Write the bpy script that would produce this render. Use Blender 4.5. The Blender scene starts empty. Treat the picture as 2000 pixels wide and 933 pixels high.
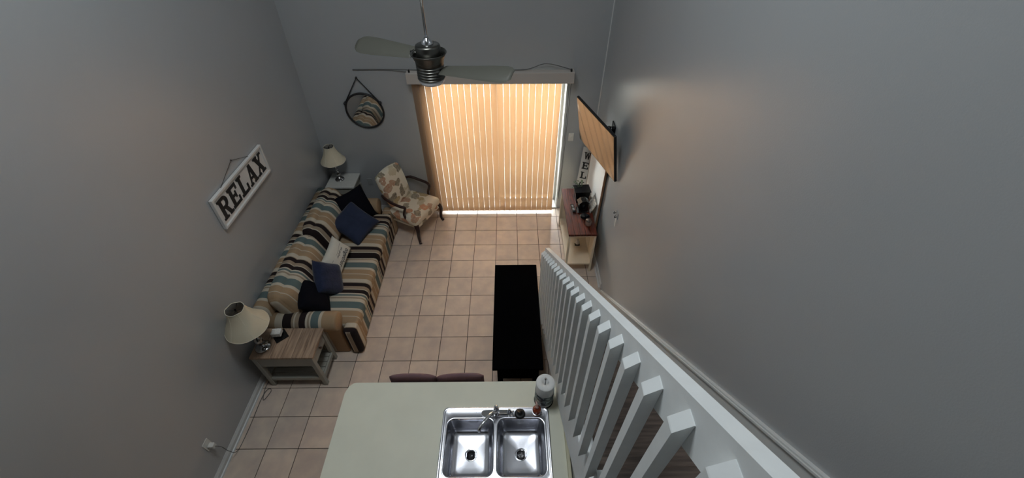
import bpy, bmesh, math, random
from mathutils import Vector, Matrix, Euler

random.seed(7)
SC = bpy.context.scene
C = SC.collection
PI = math.pi

# ------------------------------------------------------------------ camera
PITCH, YAW, ROLL = 0.7639, 0.0068, -0.0026
T = 0.3048                      # floor tile pitch
CAM = Vector((0, 0, 13.6625 * T))


def cam_axes():
    cp, sp, cy, sy = math.cos(PITCH), math.sin(PITCH), math.cos(YAW), math.sin(YAW)
    cr, sr = math.cos(ROLL), math.sin(ROLL)
    f = Vector((sy * cp, cy * cp, -sp)); rt = Vector((cy, -sy, 0)); up = rt.cross(f)
    return rt * cr + up * sr, up * cr - rt * sr, f


R_, U_, F_ = cam_axes()
cd = bpy.data.cameras.new('camera'); cam = bpy.data.objects.new('camera', cd); C.objects.link(cam)
cam.matrix_world = Matrix(((R_.x, U_.x, -F_.x, CAM.x), (R_.y, U_.y, -F_.y, CAM.y), (R_.z, U_.z, -F_.z, CAM.z), (0, 0, 0, 1)))
cd.sensor_fit = 'HORIZONTAL'; cd.sensor_width = 36; cd.lens = 810.5 / 2000 * 36
cd.clip_start = 0.05; cd.clip_end = 200
SC.camera = cam

# ------------------------------------------------------------------ light
SC.view_settings.view_transform = 'Standard'; SC.view_settings.look = 'None'
SC.view_settings.gamma = 1; SC.view_settings.use_curve_mapping = False
SC.view_settings.exposure = 0.08
SC.cycles.use_denoising = True
SC.cycles.max_bounces = 8; SC.cycles.diffuse_bounces = 4; SC.cycles.transmission_bounces = 6
SC.cycles.transparent_max_bounces = 12; SC.cycles.sample_clamp_indirect = 6
w = bpy.data.worlds.new('daylight'); SC.world = w; w.use_nodes = True
w.node_tree.nodes['Background'].inputs[0].default_value = (0.93, 0.97, 1.0, 1)
w.node_tree.nodes['Background'].inputs[1].default_value = 52.0


def area(name, loc, rot, sx, sy, power, col, portal=False, spread=PI):
    l = bpy.data.lights.new(name, 'AREA'); l.shape = 'RECTANGLE'; l.size = sx; l.size_y = sy
    l.energy = power; l.color = col; l.spread = spread
    o = bpy.data.objects.new(name, l); C.objects.link(o); o.location = loc; o.rotation_euler = rot
    if portal: l.cycles.is_portal = True
    return o


area('door_daylight_portal', (-0.19, 5.36, 1.03), (-PI / 2, 0, 0), 1.9, 2.1, 10, (1, 1, 1), portal=True)
area('loft_ceiling_light', (-0.75, 1.9, 5.5), (0, 0, 0), 1.0, 1.0, 58, (0.90, 0.965, 1.0))
0 and area('room_ceiling_light', (-0.2, 1.9, 5.45), (0, 0, 0), 1.2, 0.6, 16, (0.9, 0.96, 1.0))

# ------------------------------------------------------------------ materials
MATS = {}


def srgb(r, g, b):
    f = lambda c: (c / 255 / 12.92) if c / 255 <= 0.04045 else ((c / 255 + 0.055) / 1.055) ** 2.4
    return (f(r), f(g), f(b), 1)


def ramp(nt, stops, interp='LINEAR'):
    n = nt.nodes.new('ShaderNodeValToRGB'); cr = n.color_ramp; cr.interpolation = interp
    while len(cr.elements) < len(stops): cr.elements.new(0.5)
    for e, (p, c) in zip(cr.elements, stops): e.position = p
    for e, (p, c) in zip(cr.elements, stops): e.position = p; e.color = c
    return n


def mat(name, col, rough=0.6, metal=0.0, spec=0.5, var=0.0, vscale=8, stretch=(1, 1, 1), bump=0.0, bscale=60, coat=0.0, rand=0.0, vcol=None, sheen=0.0, rand_off=False, ior=1.5):
    if name in MATS: return MATS[name]
    m = bpy.data.materials.new(name); m.use_nodes = True; nt = m.node_tree; b = nt.nodes['Principled BSDF']
    b.inputs['Base Color'].default_value = col; b.inputs['Roughness'].default_value = rough
    b.inputs['Metallic'].default_value = metal; b.inputs['Specular IOR Level'].default_value = spec
    b.inputs['IOR'].default_value = ior; b.inputs['Coat Weight'].default_value = coat; b.inputs['Sheen Weight'].default_value = sheen
    L = nt.links.new
    tc = nt.nodes.new('ShaderNodeTexCoord'); mp = nt.nodes.new('ShaderNodeMapping'); mp.inputs['Scale'].default_value = stretch
    L(tc.outputs['Object'], mp.inputs['Vector'])
    if var > 0:
        n = nt.nodes.new('ShaderNodeTexNoise'); n.inputs['Scale'].default_value = vscale; n.inputs['Detail'].default_value = 5
        if rand_off:
            oi = nt.nodes.new('ShaderNodeObjectInfo'); n.noise_dimensions = '4D'
            mu = nt.nodes.new('ShaderNodeMath'); mu.operation = 'MULTIPLY'; mu.inputs[1].default_value = 50
            L(oi.outputs['Random'], mu.inputs[0]); L(mu.outputs[0], n.inputs['W'])
        L(mp.outputs[0], n.inputs['Vector'])
        c2 = vcol or tuple(c * (1 - var) for c in col[:3]) + (1,)
        r = ramp(nt, [(0.32, c2), (0.68, col)]); L(n.outputs['Fac'], r.inputs[0])
        out = r.outputs[0]
        if rand > 0:
            oi = nt.nodes.new('ShaderNodeObjectInfo')
            h = nt.nodes.new('ShaderNodeHueSaturation'); mr = nt.nodes.new('ShaderNodeMapRange')
            mr.inputs['To Min'].default_value = 1 - rand; mr.inputs['To Max'].default_value = 1 + rand
            L(oi.outputs['Random'], mr.inputs['Value']); L(mr.outputs[0], h.inputs['Value']); L(out, h.inputs['Color']); out = h.outputs[0]
        L(out, b.inputs['Base Color'])
    if bump > 0:
        n2 = nt.nodes.new('ShaderNodeTexNoise'); n2.inputs['Scale'].default_value = bscale; n2.inputs['Detail'].default_value = 4
        L(mp.outputs[0], n2.inputs['Vector'])
        bp = nt.nodes.new('ShaderNodeBump'); bp.inputs['Strength'].default_value = bump; bp.inputs['Distance'].default_value = 0.004
        L(n2.outputs['Fac'], bp.inputs['Height']); L(bp.outputs[0], b.inputs['Normal'])
    MATS[name] = m
    return m


WALL = mat('wall_paint', srgb(165, 168, 170), rough=0.31, spec=0.5, bump=0.12, bscale=180, var=0.03, vscale=1.5, ior=1.95)
WHITE = mat('white_trim_paint', srgb(205, 207, 206), rough=0.45, bump=0.06, bscale=40)
RAILW = mat('white_rail_paint', srgb(232, 236, 236), rough=0.5, bump=0.15, bscale=25, var=0.06, vscale=14)
CEIL = mat('ceiling_paint', srgb(215, 217, 218), rough=0.9)
TILE = mat('tile_ceramic', srgb(214, 196, 178), rough=0.34, var=0.16, vscale=7, rand=0.06, rand_off=True, bump=0.06, bscale=30, vcol=srgb(192, 175, 164))
GROUT = mat('grout', srgb(58, 44, 38), rough=0.95)
LAM = mat('cream_laminate', srgb(226, 226, 208), rough=0.5, var=0.05, vscale=5)
LAMEDGE = mat('cream_edge', srgb(205, 200, 172), rough=0.5)
STEEL = mat('brushed_steel', (0.64, 0.65, 0.70, 1), rough=0.23, metal=1, var=0.12, vscale=3, bump=0.04, bscale=150)
CHROME = mat('chrome', (0.88, 0.89, 0.92, 1), rough=0.1, metal=1)
NICKEL = mat('fan_nickel', (0.15, 0.148, 0.135, 1), rough=0.34, metal=1)
BLACK = mat('black_rubber', srgb(16, 16, 18), rough=0.55)
BLACKW = mat('espresso_wood', srgb(7, 7, 8), rough=0.8, spec=0.0, var=0.3, vscale=6, stretch=(8, 1, 1))
BLACKG = mat('black_gloss', srgb(10, 10, 12), rough=0.25)
BLADE = mat('blade_grey', srgb(86, 86, 78), rough=0.55, var=0.08, vscale=4)
FROST = mat('frosted_glass', srgb(246, 248, 252), rough=0.3)
BOARD = mat('white_board', srgb(214, 212, 208), rough=0.6, var=0.06, vscale=6)
LETTER = mat('black_letters', srgb(20, 21, 24), rough=0.55)
WOODRED = mat('console_top_wood', srgb(104, 42, 22), rough=0.45, spec=0.25, var=0.6, vscale=5, stretch=(14, 1.2, 3), vcol=srgb(44, 16, 10))
CREAM = mat('console_cream', srgb(216, 203, 180), rough=0.5, var=0.05, vscale=6)
TOPWOOD = mat('weathered_oak', srgb(176, 150, 126), rough=0.55, var=0.35, vscale=4, stretch=(14, 1.2, 3), vcol=srgb(122, 98, 80), rand=0.05, rand_off=True)
GREYP = mat('table_grey_paint', srgb(160, 158, 148), rough=0.55, var=0.08, vscale=9)
STONE = mat('pale_table_top', srgb(196, 196, 190), rough=0.4, var=0.06, vscale=30)
SHADE = mat('shade_linen', srgb(206, 196, 172), rough=0.85, bump=0.15, bscale=220)
SHADEIN = mat('shade_lining', srgb(150, 146, 138), rough=0.9)
LAMPM = mat('lamp_mercury_glass', (0.42, 0.41, 0.4, 1), rough=0.14, metal=1)
NAVY = mat('navy_velvet', srgb(12, 13, 20), rough=0.95, spec=0.1, sheen=0.0, bump=0.3, bscale=30)
BLUE = mat('slate_blue_fabric', srgb(46, 54, 76), rough=0.95, spec=0.15, sheen=0.1, var=0.25, vscale=9, bump=0.4, bscale=24)
BLUE2 = mat('fluffy_blue_fabric', srgb(42, 50, 74), rough=1.0, spec=0.1, sheen=0.2, var=0.35, vscale=12, bump=0.9, bscale=60)
PALE = mat('pale_pillow_cotton', srgb(206, 202, 190), rough=0.9, var=0.05, vscale=8, bump=0.3, bscale=18)
MAHOG = mat('dark_mahogany', srgb(48, 24, 19), rough=0.3)
MAUVE = mat('mauve_upholstery', srgb(118, 92, 97), rough=0.85, var=0.08, vscale=20, bump=0.2, bscale=90)
STAIRW = mat('stair_plank_wood', srgb(108, 92, 82), rough=0.5, var=0.5, vscale=4, stretch=(1.2, 16, 16), vcol=srgb(62, 50, 44), rand=0.08, rand_off=True)
PLASTIC = mat('white_plastic', srgb(215, 214, 208), rough=0.4)
PAPER = mat('paper_towel', srgb(222, 222, 220), rough=0.95, bump=0.7, bscale=45)
AMBER = mat('amber_soap', srgb(138, 60, 36), rough=0.12, coat=0.5)
LEAF = mat('dusty_leaf', srgb(74, 88, 58), rough=0.7, var=0.3, vscale=20)
TWINE = mat('twine', srgb(70, 60, 52), rough=0.9)
CORDG = mat('grey_cord', srgb(90, 90, 88), rough=0.6)
VALM = mat('valance_fabric', srgb(188, 180, 172), rough=0.7)
STRAP = mat('black_leather', srgb(26, 25, 27), rough=0.5)
MIRROR = mat('mirror_silver', (0.8, 0.8, 0.8, 1), rough=0.015, metal=1)
SCREEN = mat('tv_screen_glass', (0.62, 0.6, 0.6, 1), rough=0.06, metal=1)
DARKGL = mat('dark_glass', srgb(12, 13, 17), rough=0.18)
OUTF = mat('balcony_concrete', (0.075, 0.07, 0.064, 1), rough=0.9)


SHEER = 0.27


def slat_mat():
    m = bpy.data.materials.new('blind_slat_vinyl'); m.use_nodes = True; nt = m.node_tree; nt.nodes.clear(); L = nt.links.new
    o = nt.nodes.new('ShaderNodeOutputMaterial'); d = nt.nodes.new('ShaderNodeBsdfDiffuse'); t = nt.nodes.new('ShaderNodeBsdfTranslucent'); x = nt.nodes.new('ShaderNodeMixShader')
    tc = nt.nodes.new('ShaderNodeTexCoord'); n = nt.nodes.new('ShaderNodeTexNoise'); n.inputs['Scale'].default_value = 1.3
    L(tc.outputs['Object'], n.inputs['Vector'])
    r = ramp(nt, [(0.35, (0.075, 0.038, 0.018, 1)), (0.65, (0.088, 0.047, 0.023, 1))]); L(n.outputs['Fac'], r.inputs[0])
    d.inputs[0].default_value = srgb(205, 188, 168); L(r.outputs[0], t.inputs[0])
    x.inputs[0].default_value = 0.62
    L(d.outputs[0], x.inputs[1]); L(t.outputs[0], x.inputs[2])
    # thin vinyl scatters part of the light forwards
    g = nt.nodes.new('ShaderNodeBsdfRefraction'); g.inputs['Color'].default_value = (1, 0.56, 0.29, 1); g.inputs['Roughness'].default_value = 0.75; g.inputs['IOR'].default_value = 1.22; y = nt.nodes.new('ShaderNodeMixShader'); y.inputs[0].default_value = SHEER
    L(x.outputs[0], y.inputs[1]); L(g.outputs[0], y.inputs[2]); L(y.outputs[0], o.inputs[0])
    return m


def glass_mat():
    m = bpy.data.materials.new('door_glass'); m.use_nodes = True; nt = m.node_tree; nt.nodes.clear(); L = nt.links.new
    o = nt.nodes.new('ShaderNodeOutputMaterial'); a = nt.nodes.new('ShaderNodeBsdfTransparent'); g = nt.nodes.new('ShaderNodeBsdfGlossy'); x = nt.nodes.new('ShaderNodeMixShader'); f = nt.nodes.new('ShaderNodeFresnel')
    g.inputs['Roughness'].default_value = 0.02; f.inputs[0].default_value = 1.45; a.inputs[0].default_value = (0.95, 0.98, 0.97, 1)
    L(f.outputs[0], x.inputs[0]); L(a.outputs[0], x.inputs[1]); L(g.outputs[0], x.inputs[2]); L(x.outputs[0], o.inputs[0])
    return m


SLAT = slat_mat(); GLASS = glass_mat()

cT, cC, cD, cG, cB = srgb(166, 141, 112), srgb(196, 186, 168), srgb(40, 31, 31), srgb(98, 113, 112), srgb(152, 137, 118)


def stripe_mat(name, mode, period=0.6, off=0.0):
    """woven stripes; mode 'y' runs across y (x on end faces), mode 'x' across x"""
    m = bpy.data.materials.new(name); m.use_nodes = True; nt = m.node_tree; b = nt.nodes['Principled BSDF']; L = nt.links.new
    b.inputs['Roughness'].default_value = 0.9; b.inputs['Specular IOR Level'].default_value = 0.2
    tc = nt.nodes.new('ShaderNodeTexCoord'); sp = nt.nodes.new('ShaderNodeSeparateXYZ'); L(tc.outputs['Object'], sp.inputs[0])
    if mode == 'x': v = sp.outputs['X']
    elif mode == 'b': v = sp.outputs['Y']
    else:
        sn = nt.nodes.new('ShaderNodeSeparateXYZ'); L(tc.outputs['Normal'], sn.inputs[0])
        ab = nt.nodes.new('ShaderNodeMath'); ab.operation = 'ABSOLUTE'; L(sn.outputs['Y'], ab.inputs[0])
        gt = nt.nodes.new('ShaderNodeMath'); gt.operation = 'GREATER_THAN'; gt.inputs[1].default_value = 0.8; L(ab.outputs[0], gt.inputs[0])
        mx = nt.nodes.new('ShaderNodeMix'); L(gt.outputs[0], mx.inputs[0]); L(sp.outputs['Y'], mx.inputs[2]); L(sp.outputs['X'], mx.inputs[3]); v = mx.outputs[0]
    a = nt.nodes.new('ShaderNodeMath'); a.operation = 'ADD'; a.inputs[1].default_value = off; L(v, a.inputs[0])
    d = nt.nodes.new('ShaderNodeMath'); d.operation = 'DIVIDE'; d.inputs[1].default_value = period; L(a.outputs[0], d.inputs[0])
    f = nt.nodes.new('ShaderNodeMath'); f.operation = 'FRACT'; L(d.outputs[0], f.inputs[0])
    st = [(0, cD), (0.085, cC), (0.10, cB), (0.165, cD), (0.25, cB), (0.265, cC), (0.35, cT), (0.43, cB), (0.44, cT), (0.47, cC), (0.485, cT), (0.60, cC), (0.655, cG), (0.80, cC), (0.87, cB), (0.90, cC), (0.93, cG), (0.97, cC)]
    if mode == 'x': st = [(0, cT), (0.15, cC), (0.25, cD), (0.36, cB), (0.39, cC), (0.41, cB), (0.46, cD), (0.54, cC), (0.57, cB), (0.59, cC), (0.61, cG), (0.71, cC), (0.75, cT)]
    r = ramp(nt, st, 'CONSTANT'); L(f.outputs[0], r.inputs[0])
    n = nt.nodes.new('ShaderNodeTexNoise'); n.inputs['Scale'].default_value = 300; n.inputs['Detail'].default_value = 2; L(tc.outputs['Object'], n.inputs['Vector'])
    mm = nt.nodes.new('ShaderNodeMix'); mm.data_type = 'RGBA'; mm.blend_type = 'MULTIPLY'; mm.inputs[0].default_value = 0.25
    L(r.outputs[0], mm.inputs[6]); L(n.outputs['Fac'], mm.inputs[7]); L(mm.outputs[2], b.inputs['Base Color'])
    bp = nt.nodes.new('ShaderNodeBump'); bp.inputs['Strength'].default_value = 0.2; bp.inputs['Distance'].default_value = 0.002; L(n.outputs['Fac'], bp.inputs['Height']); L(bp.outputs[0], b.inputs['Normal'])
    return m


def shell_mat():
    """cream cotton printed with scattered shells in tan, orange, grey, black"""
    m = bpy.data.materials.new('shell_print_cotton'); m.use_nodes = True; nt = m.node_tree; b = nt.nodes['Principled BSDF']; L = nt.links.new
    b.inputs['Roughness'].default_value = 0.9
    tc = nt.nodes.new('ShaderNodeTexCoord')
    nd = nt.nodes.new('ShaderNodeTexNoise'); nd.inputs['Scale'].default_value = 9; L(tc.outputs['Object'], nd.inputs['Vector'])
    ad = nt.nodes.new('ShaderNodeMix'); ad.data_type = 'VECTOR'; ad.inputs[0].default_value = 0.12; L(tc.outputs['Object'], ad.inputs[4]); L(nd.outputs['Color'], ad.inputs[5])
    vo = nt.nodes.new('ShaderNodeTexVoronoi'); vo.inputs['Scale'].default_value = 9.0; vo.inputs['Randomness'].default_value = 0.8; L(ad.outputs[1], vo.inputs['Vector'])
    lt = nt.nodes.new('ShaderNodeMath'); lt.operation = 'LESS_THAN'; lt.inputs[1].default_value = 0.50; L(vo.outputs['Distance'], lt.inputs[0])
    sc = nt.nodes.new('ShaderNodeSeparateColor'); L(vo.outputs['Color'], sc.inputs[0])
    cr = ramp(nt, [(0, srgb(160, 130, 70)), (0.16, srgb(196, 104, 60)), (0.30, srgb(28, 22, 26)), (0.46, srgb(116, 108, 96)), (0.60, srgb(200, 188, 160)), (0.72, srgb(84, 104, 84)), (0.86, srgb(160, 96, 72))], 'CONSTANT')
    L(sc.outputs[0], cr.inputs[0])
    wv = nt.nodes.new('ShaderNodeTexNoise'); wv.inputs['Scale'].default_value = 38; L(tc.outputs['Object'], wv.inputs['Vector'])
    m2 = nt.nodes.new('ShaderNodeMix'); m2.data_type = 'RGBA'; L(wv.outputs['Fac'], m2.inputs[0]); L(cr.outputs[0], m2.inputs[6]); m2.inputs[7].default_value = srgb(196, 180, 152)
    mx = nt.nodes.new('ShaderNodeMix'); mx.data_type = 'RGBA'; L(lt.outputs[0], mx.inputs[0]); mx.inputs[6].default_value = srgb(222, 212, 192); L(m2.outputs[2], mx.inputs[7])
    L(mx.outputs[2], b.inputs['Base Color'])
    return m


STRY = stripe_mat('striped_upholstery', 'y', 0.6, -3.0)
STRB = stripe_mat('striped_upholstery_loose', 'b', 0.6, -3.0)
STRX = stripe_mat('striped_upholstery_arm', 'x', 0.80, 2.55)
SHELL = shell_mat()


def wrap_mat():
    m = bpy.data.materials.new('towel_wrap_print'); m.use_nodes = True; nt = m.node_tree; b = nt.nodes['Principled BSDF']; L = nt.links.new
    b.inputs['Roughness'].default_value = 0.35
    tc = nt.nodes.new('ShaderNodeTexCoord'); n = nt.nodes.new('ShaderNodeTexNoise'); n.inputs['Scale'].default_value = 38; n.inputs['Detail'].default_value = 1; L(tc.outputs['Object'], n.inputs['Vector'])
    r = ramp(nt, [(0, srgb(24, 30, 34)), (0.49, srgb(40, 50, 56)), (0.53, srgb(138, 150, 150))], 'LINEAR'); L(n.outputs['Fac'], r.inputs[0]); L(r.outputs[0], b.inputs['Base Color'])
    return m


WRAP = wrap_mat()


def mesh_print_mat():
    m = bpy.data.materials.new('script_print_canvas'); m.use_nodes = True; nt = m.node_tree; b = nt.nodes['Principled BSDF']; L = nt.links.new
    b.inputs['Roughness'].default_value = 0.8
    tc = nt.nodes.new('ShaderNodeTexCoord'); n = nt.nodes.new('ShaderNodeTexNoise'); n.inputs['Scale'].default_value = 55; L(tc.outputs['Object'], n.inputs['Vector'])
    r = ramp(nt, [(0.38, srgb(130, 124, 116)), (0.50, srgb(212, 206, 196))]); L(n.outputs['Fac'], r.inputs[0]); L(r.outputs[0], b.inputs['Base Color'])
    return m


PRINT = mesh_print_mat()

# ------------------------------------------------------------------ mesh builder


class MB:
    def __init__(s): s.v = []; s.f = []; s.sm = []

    def _add(s, vs, fs, smooth, M=None):
        n = len(s.v)
        for p in vs:
            p = Vector(p); s.v.append(tuple(M @ p) if M else tuple(p))
        for f in fs: s.f.append([i + n for i in f]); s.sm.append(smooth)
        return s

    def box(s, x0, x1, y0, y1, z0, z1, bev=0.0, M=None, seg=1):
        x0, x1 = min(x0, x1), max(x0, x1); y0, y1 = min(y0, y1), max(y0, y1); z0, z1 = min(z0, z1), max(z0, z1)
        vs = [(x, y, z) for x in (x0, x1) for y in (y0, y1) for z in (z0, z1)]
        fs = [(0, 1, 3, 2), (4, 6, 7, 5), (0, 4, 5, 1), (2, 3, 7, 6), (0, 2, 6, 4), (1, 5, 7, 3)]
        if bev <= 0: return s._add(vs, fs, False, M)
        bm = bmesh.new(); V = [bm.verts.new(p) for p in vs]
        for f in fs: bm.faces.new([V[i] for i in f])
        bmesh.ops.bevel(bm, geom=list(bm.edges), offset=bev, segments=seg, profile=0.5, affect='EDGES')
        bm.verts.index_update()
        r = s._add([v.co.copy() for v in bm.verts], [[v.index for v in f.verts] for f in bm.faces], seg > 1, M); bm.free(); return r

    def lathe(s, prof, n=24, c=(0, 0, 0), M=None, smooth=True, caps=True):
        vs = []; fs = []; k = len(prof)
        for r, z in prof:
            for i in range(n):
                a = 2 * PI * i / n; vs.append((c[0] + r * math.cos(a), c[1] + r * math.sin(a), c[2] + z))
        for j in range(k - 1):
            for i in range(n):
                i2 = (i + 1) % n; fs.append((j * n + i, j * n + i2, (j + 1) * n + i2, (j + 1) * n + i))
        if caps:
            if prof[0][0] > 1e-6: fs.append(tuple(reversed(range(n))))
            if prof[-1][0] > 1e-6: fs.append(tuple((k - 1) * n + i for i in range(n)))
        return s._add(vs, fs, smooth, M)

    def tube(s, pts, r, n=8, M=None, smooth=True):
        pts = [Vector(p) for p in pts]; rs = r if isinstance(r, (list, tuple)) else [r] * len(pts)
        vs = []; fs = []; prev = None
        for i, p in enumerate(pts):
            t = (pts[min(i + 1, len(pts) - 1)] - pts[max(i - 1, 0)]).normalized()
            if prev is None:
                a = Vector((0, 0, 1)) if abs(t.z) < 0.9 else Vector((1, 0, 0)); u = t.cross(a).normalized()
            else: u = (prev - t * prev.dot(t)).normalized()
            prev = u; w_ = t.cross(u)
            for k in range(n):
                a = 2 * PI * k / n; vs.append(p + (u * math.cos(a) + w_ * math.sin(a)) * rs[i])
        for j in range(len(pts) - 1):
            for k in range(n):
                k2 = (k + 1) % n; fs.append((j * n + k, j * n + k2, (j + 1) * n + k2, (j + 1) * n + k))
        fs.append(tuple(reversed(range(n)))); fs.append(tuple((len(pts) - 1) * n + k for k in range(n)))
        return s._add(vs, fs, smooth, M)

    def prism(s, poly, a0, a1, axis='x', M=None, smooth=False):
        """poly of 2D points extruded along axis; 2D = the remaining axes in xyz order"""
        def mk(p, a): return {'x': (a, p[0], p[1]), 'y': (p[0], a, p[1]), 'z': (p[0], p[1], a)}[axis]
        n = len(poly); vs = [mk(p, a0) for p in poly] + [mk(p, a1) for p in poly]
        fs = [tuple(range(n)), tuple(reversed(range(n, 2 * n)))] + [(i, i + n, (i + 1) % n + n, (i + 1) % n) for i in range(n)]
        return s._add(vs, fs, smooth, M)

    def rbox(s, c, size, r, n=10, bulge=0.0, M=None, bx=0.0):
        """soft rounded box; bulge swells top, bx swells the +x face"""
        h = Vector(size) / 2; vs = []; fs = []; idx = {}
        def pt(p):
            k = tuple(round(a, 5) for a in p)
            if k in idx: return idx[k]
            # even spacing plus tight rows near the edges
            q = Vector([math.copysign(min(abs(a), 1), a) * hh for a, hh in zip(p, h)])
            inner = Vector([max(-(hh - r), min(hh - r, a)) for a, hh in zip(q, h)])
            d = q - inner
            o = inner + d.normalized() * r if d.length > 1e-9 else q
            if p[2] > 0.5: o.z += bulge * (1 - p[0] ** 4) * (1 - p[1] ** 4)
            if p[0] > 0.5: o.x += bx * (1 - p[2] ** 4) * (1 - p[1] ** 4)
            idx[k] = len(vs); vs.append(o + Vector(c)); return idx[k]
        g = [-1, -0.985, -0.95, -0.88] + [-0.75 + 1.5 * i / n for i in range(n + 1)] + [0.88, 0.95, 0.985, 1]
        for ax in range(3):
            for sg in (-1, 1):
                for i in range(len(g) - 1):
                    for j in range(len(g) - 1):
                        q = []
                        for a, b in ((g[i], g[j]), (g[i + 1], g[j]), (g[i + 1], g[j + 1]), (g[i], g[j + 1])):
                            p = [0, 0, 0]; p[ax] = sg; p[(ax + 1) % 3] = a; p[(ax + 2) % 3] = b; q.append(pt(p))
                        fs.append(q if sg > 0 else q[::-1])
        return s._add(vs, fs, True, M)

    def pillow(s, w_, h_, t_, n=18, M=None, pinch=0.07):
        vs = []; fs = []
        for sg in (1, -1):
            for i in range(n + 1):
                for j in range(n + 1):
                    u = -1 + 2 * i / n; v = -1 + 2 * j / n
                    e = max(0, (1 - u ** 4) * (1 - v ** 4)) ** 0.6
                    x = u * (1 - pinch * (1 - v * v)) * w_ / 2; y = v * (1 - pinch * (1 - u * u)) * h_ / 2
                    vs.append((x, y, sg * e * t_ / 2))
        N = (n + 1) ** 2
        for i in range(n):
            for j in range(n):
                a = i * (n + 1) + j; q = (a, a + n + 1, a + n + 2, a + 1)
                fs.append(q); fs.append(tuple(N + k for k in reversed(q)))
        bm = bmesh.new(); V = [bm.verts.new(p) for p in vs]
        for f in fs: bm.faces.new([V[i] for i in f])
        bmesh.ops.remove_doubles(bm, verts=bm.verts, dist=1e-5); bm.verts.index_update()
        r = s._add([v.co.copy() for v in bm.verts], [[v.index for v in f.verts] for f in bm.faces], True, M); bm.free(); return r

    def mesh(s, name, m):
        me = bpy.data.meshes.new(name); me.from_pydata(s.v, [], s.f); me.update()
        bm = bmesh.new(); bm.from_mesh(me); bmesh.ops.recalc_face_normals(bm, faces=bm.faces); bm.to_mesh(me); bm.free()
        me.polygons.foreach_set('use_smooth', s.sm); me.materials.append(m); me.update(); return me

    def build(s, name, m, parent=None, loc=(0, 0, 0), rot=(0, 0, 0)):
        o = bpy.data.objects.new(name, s.mesh(name, m)); C.objects.link(o); o.parent = parent; o.location = loc; o.rotation_euler = rot
        return o


def tag(o, label=None, cat=None, group=None, kind=None):
    if label: o['label'] = label
    if cat: o['category'] = cat
    if group: o['group'] = group
    if kind: o['kind'] = kind
    return o


def thing(name, label, cat, loc=(0, 0, 0), rot=(0, 0, 0), group=None):
    o = bpy.data.objects.new(name, None); C.objects.link(o); o.location = loc; o.rotation_euler = rot; o.empty_display_size = 0.1
    return tag(o, label, cat, group)


def struct(name, mb, m, parent=None):
    o = mb.build(name, m, parent)
    if parent is None: o['kind'] = 'structure'
    return o


def copy_tree(o, parent=None):
    c = o.copy(); C.objects.link(c); c.parent = parent
    for ch in list(o.children): copy_tree(ch, c)
    return c


def bez(ps, n=16):
    """Catmull-Rom through the points"""
    P = [Vector(p) for p in ps]; P = [2 * P[0] - P[1]] + P + [2 * P[-1] - P[-2]]; out = []
    for i in range(1, len(P) - 2):
        for k in range(n):
            t = k / n; a, b, c, d = P[i - 1:i + 3]
            out.append(0.5 * ((2 * b) + (c - a) * t + (2 * a - 5 * b + 4 * c - d) * t * t + (3 * b - a - 3 * c + d) * t ** 3))
    out.append(P[-2]); return out


# ------------------------------------------------------------------ room shell
XL, XR, YB, YF, ZC = -2.65, 1.165, 5.045, -3.2, 5.6
WT = 0.24
DX0, DX1, DZ = -1.09, 0.735, 2.10

LEAN = 0.040
LX = lambda z: XL + LEAN * z
struct('wall_left', MB().prism([(XL - 0.12, 0), (XL, 0), (LX(ZC), ZC), (XL - 0.12, ZC)], YF, YB + WT, 'y'), WALL)
struct('wall_right', MB().box(XR, XR + 0.12, YF, YB + WT, 0, ZC), WALL)
struct('wall_front', MB().box(XL, XR, YF - 0.12, YF, 0, ZC), WALL)
struct('wall_back', MB().box(XL, DX0, YB, YB + WT, 0, ZC).box(DX1, XR, YB, YB + WT, 0, ZC).box(DX0, DX1, YB, YB + WT, DZ, ZC), WALL)
struct('ceiling', MB().box(XL - 0.12, XR + 0.12, YF - 0.12, YB + WT, ZC, ZC + 0.1), CEIL)
struct('loft_floor', MB().box(XL, 0.40, YF, 0.05, 2.36, 2.62).box(0.40, XR, YF, 0.02, 2.36, 2.62), STAIRW)

fl = struct('floor', MB().box(XL - 0.12, XR + 0.12, YF - 0.12, YB + WT, -0.15, -0.006), GROUT)
full = MB().box(0.003, T - 0.003, 0.003, T - 0.003, -0.008, 0, 0.0015).mesh('tile', TILE)
for c in range(-5, 9):
    for r in range(-1, 15):
        x0 = (c - 4.6534) * T; y1 = (15.886 - r) * T; y0 = y1 - T
        a0, a1, b0, b1 = max(x0, XL), min(x0 + T, XR), y0, min(y1, YB)
        if a1 - a0 < 0.03 or b1 - b0 < 0.02: continue
        if a1 - a0 > T - 1e-4 and b1 - b0 > T - 1e-4:
            o = bpy.data.objects.new('tile', full); C.objects.link(o); o.parent = fl; o.location = (x0, y0, 0)
        else:
            o = MB().box(0.003, a1 - a0 - 0.003, 0.003, b1 - b0 - 0.003, -0.008, 0, 0.0015).build('tile', TILE, fl, (a0, b0, 0))
        o.location.z += random.uniform(-0.0006, 0.0006)

def baseboard(name, mb): struct(name, mb, WHITE)


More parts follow.
